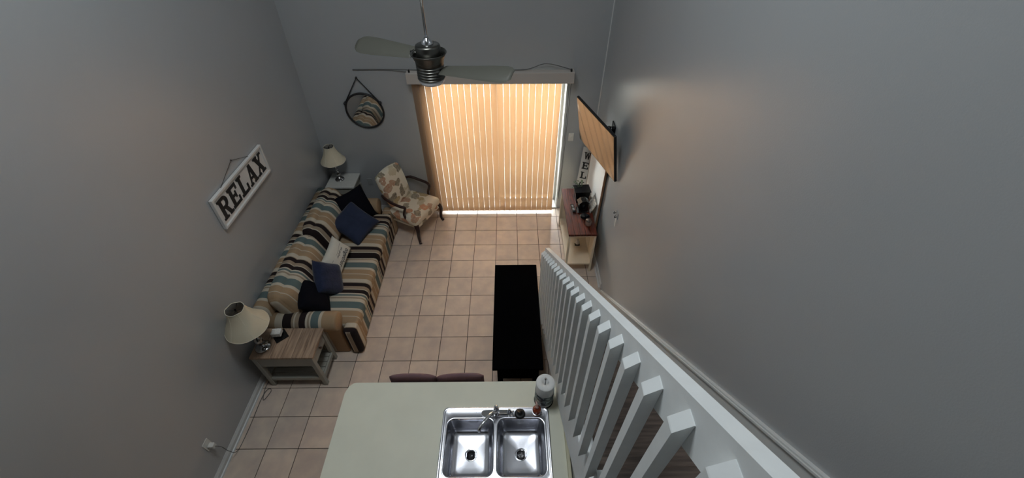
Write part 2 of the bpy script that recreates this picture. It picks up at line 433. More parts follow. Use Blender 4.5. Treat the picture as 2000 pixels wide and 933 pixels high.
prof = lambda x, s: [(x, 0), (x + s * 0.016, 0), (x + s * 0.016, 0.055), (x + s * 0.010, 0.07), (x + s * 0.006, 0.085), (x, 0.085)]
b_ = MB().prism(prof(XL, 1), YF, YB, 'y'); b_.prism([(XL + 0.016, 0), (XL + 0.030, 0), (XL + 0.026, 0.014), (XL + 0.016, 0.018)], YF, YB, 'y'); baseboard('baseboard_left', b_)
b_ = MB().prism(prof(XR, -1), 3.42, YB, 'y'); b_.prism([(XR - 0.016, 0), (XR - 0.030, 0), (XR - 0.026, 0.014), (XR - 0.016, 0.018)], 3.42, YB, 'y'); baseboard('baseboard_right', b_)
baseboard('baseboard_back', MB().box(XL + 0.016, DX0 - 0.07, YB - 0.015, YB, 0, 0.085, 0.003).box(DX1 + 0.06, XR - 0.016, YB - 0.015, YB, 0, 0.085, 0.003))
struct('trim_1', MB().box(XR - 0.014, XR, YB - 0.012, YB, 0.085, ZC, 0.003), WHITE)

# sliding glass door, its frame, glass and reveal
dr = struct('door_1', MB().box(DX0, DX0 + 0.03, YB + 0.002, YB + WT + 0.02, 0, DZ, 0.003).box(DX1 - 0.012, DX1, YB + 0.002, YB + WT + 0.02, 0, DZ, 0.003).box(DX0, DX1, YB + WT - 0.09, YB + WT + 0.02, DZ - 0.03, DZ, 0.003).box(DX0, DX1, YB - 0.01, YB + WT + 0.02, -0.004, 0.022, 0.003), WHITE)
for k, (a, b, y) in enumerate(((DX0 + 0.03, -0.16, YB + WT), (-0.19, DX1 - 0.012, YB + WT - 0.035))):
    f = MB().box(a, a + 0.035, y - 0.015, y + 0.015, 0.022, DZ - 0.03, 0.003).box(b - 0.035, b, y - 0.015, y + 0.015, 0.022, DZ - 0.03, 0.003)
    f.box(a, b, y - 0.015, y + 0.015, 0.022, 0.040, 0.002).box(a, b, y - 0.015, y + 0.015, DZ - 0.09, DZ - 0.03, 0.003)
    s_ = f.build('door_panel', WHITE, dr)
    MB().box(a + 0.05, b - 0.05, y - 0.003, y + 0.003, 0.04, DZ - 0.09).build('pane', GLASS, s_)
MB().box(-0.183, -0.168, YB + WT - 0.07, YB + WT - 0.05, 0.95, 1.15, 0.005).build('door_handle', PLASTIC, dr)
struct('balcony_floor', MB().box(-6, 5, YB + WT, YB + 1.87, -0.2, -0.03), OUTF)
struct('sky_block_wall', MB().box(-6, 5, YB + 1.75, YB + 1.87, -0.03, 1.02), mat('sky_block_render', (0.20, 0.18, 0.155, 1), rough=0.9))  # unseen wall, added to block low sky light and brighten the slat gaps
struct('ground', MB().box(-80, 80, YB + 3.2, YB + 160, -3.2, -3.0), OUTF)  # unseen dark ground, added to cover the bright world below the horizon

# ------------------------------------------------------------------ vertical blinds
bl = thing('vertical_blinds', 'closed peach vertical blinds glowing across the sliding glass door', 'blinds')
vl = MB().box(-1.225, 0.785, 4.895, 4.907, 2.055, 2.185, 0.003).box(-1.225, -1.213, 4.907, YB, 2.055, 2.185, 0.003).box(0.773, 0.785, 4.907, YB, 2.055, 2.185, 0.003).box(-1.213, 0.773, 4.907, 5.0, 2.173, 2.185, 0.002)
vl.build('valance', VALM, bl)
MB().box(-1.20, 0.76, 4.935, 4.975, 2.10, 2.14, 0.003).build('head_rail', WHITE, bl)


def slat_mesh():
    m = MB(); n = 6; W = 0.0775; vs = []; fs = []
    zs = [0.030 + 2.060 * i / 10 for i in range(11)]
    for z in zs:
        for i in range(n + 1):
            u = -1 + 2 * i / n; vs.append((u * W / 2, 0.006 * (1 - u * u), z))
    for j in range(10):
        for i in range(n):
            a = j * (n + 1) + i; fs.append((a, a + 1, a + n + 2, a + n + 1))
    m._add(vs, fs, True); return m.mesh('slat', SLAT)


sm = slat_mesh()
for i in range(23):
    o = bpy.data.objects.new('slat', sm); C.objects.link(o); o.parent = bl
    o.location = (-1.150 + i * 0.0800, 4.955, 0); o.rotation_euler = (random.uniform(-0.002, 0.002), 0, math.radians(-2 + random.uniform(-2.2, 2.2)))
MB().tube(bez([(0.735, 4.93, 2.06), (0.74, 4.95, 1.4), (0.745, 4.97, 0.9), (0.735, 4.96, 0.25), (0.755, 4.965, 0.9), (0.755, 4.93, 2.06)], 10), 0.0035, 5).build('pull_cord', CORDG, bl)

# wire strung above the valance
tag(MB().tube(bez([(-1.88, 5.03, 2.185), (-1.5, 5.03, 2.185), (-1.2, 5.0, 2.19), (-0.9, 4.97, 2.20), (-0.2, 4.97, 2.20), (0.2, 4.97, 2.20), (0.45, 5.0, 2.255), (0.74, 4.97, 2.20)], 10), 0.005, 6).build('wire', CORDG), 'thin grey wire running along the valance top and out to the left', 'wire')
for x, lb in ((-1.185, 'small dark peg on the left end of the valance top'), (0.745, 'small dark peg on the right end of the valance top')):
    tag(MB().lathe([(0.011, 0), (0.012, 0.02), (0.008, 0.034), (0, 0.038)], 10, (x, 4.935, 2.185)).build('peg', BLACK), lb, 'peg')

# ------------------------------------------------------------------ staircase
NS = lambda y: 2.735 - 0.85 * y            # nosing line
SX0, SX1 = 0.405, XR - 0.014
st = thing('staircase', 'dark plank stairs with white risers running down the right wall', 'staircase')
rise = 0.2015; run = rise / 0.85
ZR = lambda y: 3.683 - 0.839 * y
y = (2.735 - rise) / 0.85                  # first nosing
k = 0; zig = []
while rise * (k + 1) < 2.61:
    z = rise * (k + 1); yn = (2.735 - z) / 0.85
    MB().box(SX0, SX1, yn, yn - run - 0.012, z - 0.03, z, 0.004).build('tread', STAIRW, st)
    MB().box(SX0, SX1, yn - 0.026, yn - 0.012, z - rise, z - 0.03).build('riser', RAILW, st)
    zig += [(yn - 0.012, z - rise), (yn - 0.012, z - 0.002)]
    k += 1
top = zig[-1]; ylast = top[0] - run
poly = [(zig[0][0], 0.0)] + zig[1:] + [(ylast, top[1]), (ylast, top[1] - 0.38)]
poly += [(zig[0][0] - 0.25, 0.0)]
MB().prism(poly, 0.364, SX0, 'x').build('stringer', RAILW, st)
# wall under the stairs
struct('wall_stairs', MB().prism([(0.0, 0), (zig[0][0] - 0.26, 0), (ylast, top[1] - 0.39), (0.0, top[1] - 0.39)], 0.43, 0.50, 'x'), WALL)
# skirt board with moulding on the right wall
SK = lambda y: 2.862 - 0.85 * y
sk = struct('trim_2', MB().prism([(3.34, SK(3.34) - 0.30), (3.34, SK(3.34)), (0.0, SK(0.0)), (0.0, SK(0.0) - 0.30)], XR - 0.012, XR, 'x'), WHITE)
struct('trim_3', MB().prism([(3.36, SK(3.36) - 0.004), (3.36, SK(3.36) + 0.03), (0.0, SK(0.0) + 0.03), (0.0, SK(0.0) - 0.004)], XR - 0.020, XR, 'x').prism([(3.36, SK(3.36) + 0.004), (3.36, SK(3.36) + 0.018), (0.0, SK(0.0) + 0.018), (0.0, SK(0.0) + 0.004)], XR - 0.027, XR - 0.020, 'x'), WHITE)

# railing
rl = thing('stair_railing', 'white stair railing with square balusters screwed to a sloping board', 'railing')
ya, yb = 2.985, -0.5
MB().prism([(ya, ZR(ya) - 0.168), (ya, ZR(ya)), (yb, ZR(yb)), (yb, ZR(yb) - 0.168)], 0.36, 0.398, 'x').build('rail_board', RAILW, rl)
i = 0; y = 0.216
while y < 2.96:
    zt = 3.615 - 0.839 * y; zb = 2.66 - 0.85 * y
    zb = max(zb, 0.03)
    MB().prism([(-0.019, zb - 0.018), (0.019, zb + 0.018), (0.019, zt + 0.016), (0.0165, zt + 0.0165), (-0.017, zt - 0.018), (-0.019, zt - 0.021)], -0.017, 0.017, 'y').build('baluster', RAILW, rl, (0.341, y, 0), (0, 0, random.uniform(-0.03, 0.03)))
    y += 0.1305

# ------------------------------------------------------------------ counter, sink
KX0, KX1, KY0, KY1, KZ = -1.36, 0.425, 0.84, 1.68, 0.91
hx0, hx1, hy0, hy1 = -0.52, 0.28, 0.91, 1.445
wt = thing('worktop', 'pale cream laminate peninsula worktop holding the steel sink', 'worktop')


def slab(mb, z0, z1):
    out = [(KX0, KY0), (KX1, KY0), (KX1, KY1), (KX0 + 0.075, KY1), (KX0 + 0.05, KY1 - 0.006), (KX0 + 0.02, KY1 - 0.03), (KX0, KY1 - 0.09)]
    hol = [(hx0, hy0), (hx1, hy0), (hx1, hy1), (hx0, hy1)]
    bm = bmesh.new()
    for z in (z0, z1):
        vo = [bm.verts.new((*p, z)) for p in out]; vh = [bm.verts.new((*p, z)) for p in hol]
        ed = [bm.edges.new((l[i], l[(i + 1) % len(l)])) for l in (vo, vh) for i in range(len(l))]
        bmesh.ops.triangle_fill(bm, use_beauty=True, edges=ed)
        if z == z0: lo, lh = vo, vh
    for a, b in ((lo, vo), (lh, vh)):
        for i in range(len(a)):
            j = (i + 1) % len(a); bm.faces.new((a[i], a[j], b[j], b[i]))
    bm.verts.index_update(); mb._add([v.co.copy() for v in bm.verts], [[v.index for v in f.verts] for f in bm.faces], False); bm.free(); return mb


slab(MB(), KZ - 0.038, KZ).build('countertop', LAM, wt)
MB().box(0.400, 0.425, KY0, KY1 + 0.002, KZ, KZ + 0.035, 0.004).build('edge_strip', LAMEDGE, wt)
cb = thing('base_cabinet', 'pale kitchen base cabinet under the peninsula worktop', 'cabinet')
MB().box(-1.30, 0.42, 0.90, 1.42, 0.10, 0.70).box(-1.28, 0.40, 0.95, 1.42, 0, 0.10).box(-1.30, -1.28, 0.90, 1.42, 0.70, KZ - 0.04).box(0.40, 0.42, 0.90, 1.42, 0.70, KZ - 0.04).build('body', CREAM, cb)
for q in range(3):
    d = MB().box(-1.29 + q * 0.57, -1.29 + q * 0.57 + 0.56, 0.882, 0.90, 0.12, 0.69, 0.003).build('door', CREAM, cb)
    MB().tube([(-1.0 + q * 0.57, 0.882, 0.62), (-1.0 + q * 0.57, 0.86, 0.62), (-0.9 + q * 0.57, 0.86, 0.62), (-0.9 + q * 0.57, 0.882, 0.62)], 0.005, 6).build('handle', CHROME, d)


def rrect(x0, x1, y0, y1, r, n=7):
    out = []
    for cx_, cy_, a0 in ((x1 - r, y0 + r, -90), (x1 - r, y1 - r, 0), (x0 + r, y1 - r, 90), (x0 + r, y0 + r, 180)):
        for i in range(n + 1):
            a = math.radians(a0 + 90 * i / n); out.append((cx_ + r * math.cos(a), cy_ + r * math.sin(a)))
    return out


sk_ = thing('kitchen_sink', 'double bowl stainless steel sink set into the cream worktop', 'sink')
SXa, SXb, SYa, SYb, SZ = -0.535, 0.295, 0.893, 1.460, KZ + 0.007
bowls = [(-0.492, -0.137, 0.962, 1.368), (-0.105, 0.250, 0.962, 1.368)]


def sink_mesh():
    bm = bmesh.new()
    loops = []
    for (ins, z) in ((0, KZ + 0.0005), (0.001, SZ + 0.003), (0.007, SZ + 0.006), (0.016, SZ + 0.001), (0.02, SZ)):
        loops.append([bm.verts.new((*p, z)) for p in rrect(SXa + ins, SXb - ins, SYa + ins, SYb - ins, 0.04 - ins * 0.5)])
    def bridge(a, b):
        for i in range(len(a)):
            j = (i + 1) % len(a); bm.faces.new((a[i], a[j], b[j], b[i]))
    for a, b in zip(loops, loops[1:]): bridge(a, b)
    bl_ = []
    for (x0, x1, y0, y1) in bowls:
        L_ = []
        for ins, z, r in ((-0.012, SZ, 0.062), (-0.004, SZ + 0.002, 0.058), (0.0, SZ - 0.004, 0.055), (0.006, SZ - 0.02, 0.055), (0.020, SZ - 0.135, 0.05), (0.028, SZ - 0.158, 0.048), (0.045, SZ - 0.170, 0.045), (0.075, SZ - 0.174, 0.04), (0.115, SZ - 0.177, 0.03)):
            L_.append([bm.verts.new((*p, z)) for p in rrect(x0 + ins, x1 - ins, y0 + ins, y1 - ins, r)])
        for a, b in zip(L_, L_[1:]): bridge(a, b)
        cx_, cy_ = (x0 + x1) / 2, (y0 + y1) / 2
        n = len(L_[-1]); ring = []
        for p in L_[-1]:
            d = Vector((p.co.x - cx_, p.co.y - cy_)).normalized(); ring.append(bm.verts.new((cx_ + d.x * 0.043, cy_ + d.y * 0.043, SZ - 0.179)))
        bridge(L_[-1], ring)
        bl_.append(L_[0])
    ed = []
    for l in (loops[-1], bl_[0], bl_[1]):
        for i in range(len(l)):
            e = bm.edges.get((l[i], l[(i + 1) % len(l)])); ed.append(e)
    bmesh.ops.triangle_fill(bm, use_beauty=True, edges=ed)
    bm.verts.index_update(); m = MB(); m._add([v.co.copy() for v in bm.verts], [[v.index for v in f.verts] for f in bm.faces], True); bm.free(); return m


so = sink_mesh().build('basin', STEEL, sk_)
for k, (x0, x1, y0, y1) in enumerate(bowls):
    c_ = ((x0 + x1) / 2, (y0 + y1) / 2, SZ - 0.179)
    d = MB().lathe([(0.047, -0.001), (0.047, 0.003), (0.040, 0.003), (0.034, -0.004), (0.033, -0.02)], 28, c_, caps=False).build('drain_ring', CHROME, sk_)
    MB().lathe([(0.034, -0.022), (0.034, -0.016), (0, -0.016)], 24, c_).build('drain_cup', BLACK, sk_)
    if k == 1: MB().lathe([(0.027, -0.016), (0.026, -0.010), (0.009, -0.008), (0.008, 0.004), (0, 0.006)], 20, c_).build('strainer', LAMPM, sk_)
    else: MB().lathe([(0.006, -0.016), (0.005, -0.008), (0, -0.006)], 12, (c_[0] + 0.008, c_[1], c_[2])).build('strainer_pin', CHROME, sk_)
MB().box(-0.275, -0.272, 1.385, 1.445, SZ, SZ + 0.0012).build('deck_crease', STEEL, sk_)

# faucet
fa = thing('faucet', 'chrome two handle kitchen faucet on the back deck of the sink', 'faucet', (-0.115, 1.408, SZ))
MB().prism(rrect(-0.118, 0.128, -0.026, 0.026, 0.025), 0.0, 0.012, 'z').build('base_plate', CHROME, fa)
MB().lathe([(0.025, 0.012), (0.024, 0.03), (0.018, 0.04), (0.017, 0.075), (0.022, 0.08), (0.022, 0.092), (0.012, 0.098), (0.016, 0.106), (0.018, 0.117), (0.012, 0.128), (0, 0.131)], 20).build('body', CHROME, fa)
MB().tube(bez([(-0.006, -0.012, 0.06), (-0.04, -0.055, 0.115), (-0.085, -0.115, 0.13), (-0.118, -0.160, 0.115), (-0.124, -0.170, 0.09)], 8), 0.0135, 10).build('spout', CHROME, fa)
MB().lathe([(0.020, 0.012), (0.019, 0.03), (0.013, 0.036), (0.012, 0.05), (0.008, 0.055), (0.010, 0.066), (0, 0.07)], 16, (0.10, 0.0, 0)).box(0.012, 0.094, -0.022, -0.010, 0.022, 0.034, 0.004).build('handle', CHROME, fa)
MB().tube([(0.10, 0.0, 0.058), (0.135, -0.012, 0.064)], [0.005, 0.007], 8).build('lever', CHROME, fa)
cp = thing('sink_stopper', 'round black rubber stopper on the sink deck right of the faucet', 'stopper', (0.068, 1.402, SZ))
MB().lathe([(0.040, 0), (0.042, 0.01), (0.037, 0.018), (0.028, 0.02), (0.012, 0.022), (0.012, 0.030), (0, 0.032)], 24).build('cap', BLACK, cp)

so_ = thing('soap_bottle', 'small amber soap bottle with pale pump beside the paper towels', 'bottle', (0.200, 1.418, SZ))
MB().lathe([(0.032, 0), (0.035, 0.006), (0.035, 0.05), (0.027, 0.068), (0.012, 0.080), (0.011, 0.086)], 20).build('body', AMBER, so_)
MB().lathe([(0.013, 0.086), (0.013, 0.094), (0.005, 0.096), (0.005, 0.112)], 14).tube([(0, 0, 0.112), (-0.005, 0.022, 0.116), (-0.008, 0.036, 0.11)], [0.009, 0.007, 0.004], 8).build('pump', mat('pump_pink', srgb(206, 170, 158), rough=0.4), so_)

pt = thing('paper_towel_roll', 'white paper towel roll on a steel holder at the worktop corner', 'paper towels', (0.262, 1.520, KZ))
MB().lathe([(0.076, 0), (0.078, 0.004), (0.075, 0.010), (0.012, 0.012), (0, 0.012)], 32).build('holder_base', BLACKG, pt)
MB().lathe([(0.005, 0.012), (0.005, 0.318), (0.010, 0.322), (0.012, 0.334), (0.009, 0.345), (0, 0.349)], 14).build('holder_rod', CHROME, pt)
nr = 40; rp = MB(); vs = []; fs = []
prof_r = [(0.020, 0.013), (0.068, 0.013), (0.072, 0.018), (0.072, 0.285), (0.069, 0.291), (0.020, 0.289), (0.020, 0.013)]
rp.lathe(prof_r, 40, caps=False); rp.build('roll', PAPER, pt)
MB().lathe([(0.0735, 0.045), (0.0745, 0.047), (0.0745, 0.175), (0.0735, 0.177)], 40, caps=False).build('printed_wrap', WRAP, pt)

# ------------------------------------------------------------------ bar stools behind the counter
def stool(x, label, tilt):
    s = thing('bar_stool', label, 'stool', (x, 1.602, 0), (0, 0, tilt), 'bar stools at the peninsula')
    MB().rbox((0, 0.0, 0.60), (0.40, 0.34, 0.07), 0.03, 6, 0.01).build('seat', MAUVE, s)
    # curved back
    m = MB(); n = 14; vs = []; fs = []
    for j, (z, t) in enumerate(((0.62, 0.0), (0.625, 0.02), (0.70, 0.026), (0.80, 0.026), (0.845, 0.022), (0.862, 0.012), (0.866, 0.0))):
        for sgn in (1, -1):
            for i in range(n + 1):
                u = -1 + 2 * i / n; e = (1 - abs(u) ** 8)
                vs.append((u * 0.202, 0.172 + 0.0 - 0.012 * u * u + sgn * t * (0.25 + 0.75 * e), z - (0.012 * abs(u) ** 6 if z > 0.8 else 0)))
    for j in range(6):
        for s2 in range(2):
            for i in range(n):
                a = (j * 2 + s2) * (n + 1) + i; b = a + 2 * (n + 1); fs.append((a, a + 1, b + 1, b))
        for i in (0, n):
            a = (j * 2) * (n + 1) + i; b = a + n + 1; fs.append((a, b, b + 2 * (n + 1), a + 2 * (n + 1)))
    m._add(vs, fs, True); m.build('backrest', MAUVE, s)
    for sx in (-1, 1):
        for sy in (-1, 1):
            MB().tube([(sx * 0.15, sy * 0.12, 0.57), (sx * 0.19, sy * 0.15, 0.0)], [0.018, 0.013], 8).build('leg', BLACKW, s)
    MB().tube([(0.178, -0.14, 0.18), (0.178, 0.14, 0.18), (-0.178, 0.14, 0.18), (-0.178, -0.14, 0.18), (0.178, -0.14, 0.18)], 0.009, 6).build('foot_rail', BLACKW, s)


stool(-0.845, 'mauve upholstered stool back showing over the worktop, left of the two', -0.012)
stool(-0.432, 'mauve upholstered stool back over the worktop, the one nearer the sink', 0.03)

# ------------------------------------------------------------------ coffee table (low black table beside the stairs)
ct = thing('low_table', 'long black table standing beside the stair railing', 'table', (0.087, 2.73, 0))
MB().box(-0.27, 0.231, -0.69, 0.69, 0.425, 0.46, 0.005).build('tabletop', BLACKW, ct)
MB().box(-0.225, 0.195, -0.63, 0.63, 0.33, 0.425).build('apron', BLACKW, ct)
for sx in (-1, 1):
    for sy in (-1, 1):
        MB().box(sx * 0.21 - 0.015, sx * 0.155 - 0.015, sy * 0.645, sy * 0.59, 0, 0.425, 0.004).build('leg', BLACKW, ct)
MB().box(-0.20, 0.17, -0.60, 0.60, 0.10, 0.12, 0.003).build('shelf', BLACKW, ct)
for q in (-1, 1):
    d = MB().box(-0.228, -0.224, q * 0.30 - 0.27, q * 0.30 + 0.27, 0.34, 0.415, 0.001).build('drawer', BLACKW, ct)
    MB().lathe([(0.006, 0), (0.01, 0.012), (0, 0.016)], 10, M=Matrix.Translation((-0.228, q * 0.30, 0.378)) @ Matrix.Rotation(-PI / 2, 4, 'Y')).build('knob', BLACKG, d)

# ------------------------------------------------------------------ sofa
sf = thing('sofa', 'long sofa striped in tan, cream, teal and dark brown along the left wall', 'sofa')
# local coordinates = room coordinates, so that the stripes run through all the pieces
MB().rbox((-2.14, 3.52, 0.165), (0.94, 1.87, 0.31), 0.03, 8).build('base', STRY, sf)
for c0, c1 in ((2.60, 3.595), (3.605, 4.43)):
    MB().rbox((-2.02, (c0 + c1) / 2, 0.365), (0.75, c1 - c0, 0.15), 0.05, 10, 0.022).build('seat_cushion', STRB, sf)
for s_, y0, y1 in ((0, 2.47, 2.66), (1, 4.55, 4.74)):
    pass
# T front corners of the seat, in front of both arms
MB().rbox((-1.715, 2.585, 0.225), (0.14, 0.18, 0.42), 0.04, 5).build('seat_corner', STRY, sf)
MB().rbox((-1.722, 4.505, 0.225), (0.14, 0.16, 0.42), 0.04, 5).build('seat_corner', STRY, sf)


def arm(y0, y1, out):
    """rolled arm: panel below, roll on top; out = -1 near, +1 far"""
    cy_ = (y0 + y1) / 2; m = MB()
    poly = [(cy_ + 0.065 * (-out), 0.02), (cy_ + 0.075 * out, 0.02), (cy_ + 0.075 * out, 0.46)]
    poly = []
    r = 0.108; zc = 0.515
    for i in range(25):
        a = math.radians(-55 + 290 * i / 24); poly.append((cy_ + out * 0.01 + r * math.cos(a), zc + r * math.sin(a)))
    poly += [(cy_ - 0.066, 0.02), (cy_ + 0.066, 0.02)]
    n = len(poly); vs = []; fs = []
    xs = [(-2.50, 1), (-2.0, 1), (-1.86, 1), (-1.83, 0.985), (-1.815, 0.94), (-1.81, 0.84)]
    for x, sc_ in xs:
        for (yy, zz) in poly:
            zz2 = zc + (zz - zc) * sc_ if zz > 0.3 else zz; vs.append((x, cy_ + (yy - cy_) * sc_, zz2))
    for j in range(len(xs) - 1):
        for i in range(n):
            i2 = (i + 1) % n; fs.append((j * n + i, j * n + i2, (j + 1) * n + i2, (j + 1) * n + i))
    fs.append(tuple(range(n))); fs.append(tuple((len(xs) - 1) * n + i for i in range(n)))
    m._add(vs, fs, True); o = m.build('arm', STRX, sf); return o


arm(2.51, 2.66, -1); arm(4.41, 4.56, 1)
# back frame leaning on the wall and the loose back cushions
bm_ = MB(); poly = [(-2.623, 0.05), (-2.47, 0.05), (-2.467, 0.60)]
for i in range(13):
    a = math.radians(0 + 180 * i / 12); poly.append((-2.54 + 0.083 * math.cos(a), 0.72 + 0.075 * math.sin(a)))
bm_.prism(poly, 2.57, 4.55, 'y', smooth=True)
bm_.build('back_frame', stripe_mat('striped_upholstery_frame', 'b', 0.6, -2.88), sf)


def back_cushion(y0, y1):
    M = Matrix.Translation((-2.345, (y0 + y1) / 2, 0.645)) @ Matrix.Rotation(math.radians(-19), 4, 'Y')
    m = MB(); m.rbox((0, 0, 0), (0.20, y1 - y0, 0.44), 0.085, 10, 0.045, bx=0.07)
    # keep object coordinates in room space for the stripes
    m.v = [tuple(M @ Vector(p)) for p in m.v]; m.build('back_cushion', STRB, sf)


back_cushion(2.60, 3.59); back_cushion(3.60, 4.50)


def put(o, loc, rz, rx, ry=0):
    o.location = loc; o.rotation_euler = Euler((rx, ry, rz), 'XYZ')


def cushion(label, m, w_, h_, t_, normal, roll, loc, name='throw_pillow'):
    """flat pillow with its face towards `normal`, turned by roll"""
    o = MB().pillow(w_, h_, t_).build(name, m); tag(o, label, 'pillow')
    q = Vector(normal).to_track_quat('Z', 'Y'); o.rotation_mode = 'QUATERNION'
    o.rotation_quaternion = q @ Euler((0, 0, math.radians(roll))).to_quaternion(); o.location = loc
    return o


cushion('black square pillow leaning on the far sofa arm', NAVY, 0.46, 0.46, 0.15, (0.667, -0.496, 0.556), 268, (-2.06, 4.31, 0.645))
cushion('slate blue pillow set on its corner at the far end of the sofa', BLUE, 0.46, 0.46, 0.13, (0.466, -0.342, 0.816), 284, (-2.005, 4.03, 0.61))
cushion('fluffy dark blue pillow in front of the white lettered pillow', BLUE2, 0.37, 0.40, 0.17, (0.85, 0.0, 0.53), 301, (-2.06, 3.10, 0.60))
cushion('near-black pillow slumped by the near arm of the sofa', NAVY, 0.40, 0.40, 0.16, (0.80, 0.18, 0.57), 281, (-2.13, 2.83, 0.60))
wp = thing('throw_pillow', 'white rectangular pillow lettered with dark script', 'pillow', (-2.066, 3.445, 0.614))
wp.rotation_mode = 'QUATERNION'
wp.rotation_quaternion = Vector((0.805, -0.126, 0.579)).to_track_quat('Z', 'Y') @ Euler((0, 0, math.radians(279.2 + 90))).to_quaternion()
MB().pillow(0.42, 0.28, 0.12).build('cover', PALE, wp)


def text_obj(body, size, m, parent, loc, rot, shear=0.0, name='lettering', ext=0.001):
    cu = bpy.data.curves.new(name, 'FONT'); cu.body = body; cu.size = size; cu.align_x = 'CENTER'; cu.align_y = 'CENTER'; cu.extrude = ext; cu.shear = shear
    o = bpy.data.objects.new(name, cu); C.objects.link(o)
    dg = bpy.context.evaluated_depsgraph_get(); me = bpy.data.meshes.new_from_object(o.evaluated_get(dg)); bpy.data.objects.remove(o)
    me.materials.clear(); me.materials.append(m)
    o2 = bpy.data.objects.new(name, me); C.objects.link(o2); o2.parent = parent; o2.location = loc; o2.rotation_euler = rot
    return o2


WS = 1
lt = text_obj('together', 0.075, mat('script_ink', srgb(48, 46, 50), rough=0.8), wp, (0.0, -WS * 0.072, 0.0), (0, 0, PI if WS > 0 else 0), 0.35)
l2 = text_obj('we gather', 0.04, mat('script_ink_grey', srgb(120, 118, 116), rough=0.8), wp, (0.02, 0.0, 0.0), (0, 0, PI if WS > 0 else 0), 0.35)
for L_ in (lt, l2):
    for v in L_.data.vertices:
        x = v.co.x * (-WS) + L_.location.x; y = v.co.y * (-WS) + L_.location.y; u = x / 0.21; vv = y / 0.14
        e = max(0, (1 - min(1, abs(u)) ** 4) * (1 - min(1, abs(vv)) ** 4)) ** 0.6
        v.co.z += e * 0.06 + 0.0015
MB().tube([(-0.15, 0.035, 0.052), (0.0, 0.025, 0.0615), (0.13, 0.045, 0.056)], 0.0015, 5).build('stem_print', MATS['script_ink_grey'], wp)

# ------------------------------------------------------------------ near end table
et = thing('end_table', 'grey end table with weathered plank top by the near sofa arm', 'table', (-2.235, 2.298, 0))
TX, TY, TZ = 0.31, 0.172, 0.55
for i in range(6):
    x0 = -TX + i * 2 * TX / 6
    MB().box(x0 + 0.0012, x0 + 2 * TX / 6 - 0.0012, -TY, TY, TZ - 0.022, TZ, 0.002).build('plank', TOPWOOD, et)
for sx in (-1, 1):
    for sy in (-1, 1):
        MB().box(sx * 0.295, sx * 0.252, sy * 0.172, sy * 0.130, 0, TZ - 0.022, 0.003).build('leg', GREYP, et)
MB().box(-0.252, 0.252, -0.165, -0.147, 0.38, 0.528, 0.002).build('apron', GREYP, et)
MB().box(-0.252, 0.252, 0.147, 0.165, 0.375, 0.528, 0.002).build('apron', GREYP, et)
MB().box(-0.285, -0.267, -0.13, 0.13, 0.375, 0.528, 0.002).build('apron', GREYP, et)
d = MB().box(0.268, 0.288, -0.125, 0.125, 0.385, 0.525, 0.003).build('drawer', GREYP, et)
MB().lathe([(0.007, 0), (0.009, 0.010), (0.014, 0.018), (0.012, 0.026), (0, 0.029)], 14, M=Matrix.Translation((0.288, 0, 0.455)) @ Matrix.Rotation(PI / 2, 4, 'Y')).build('knob', mat('dark_bronze', srgb(60, 42, 34), rough=0.4), d)
for i in range(5):
    y0 = -0.150 + i * 0.0605
    MB().box(-0.262, 0.262, y0, y0 + 0.055, 0.12, 0.135, 0.002).build('shelf_slat', GREYP, et)
for sy in (-1, 1): MB().box(-0.252, 0.252, sy * 0.168, sy * 0.152, 0.105, 0.15, 0.002).build('stretcher', GREYP, et)
for sx in (-1, 1): MB().box(sx * 0.292, sx * 0.272, -0.13, 0.13, 0.105, 0.15, 0.002).build('stretcher', GREYP, et)


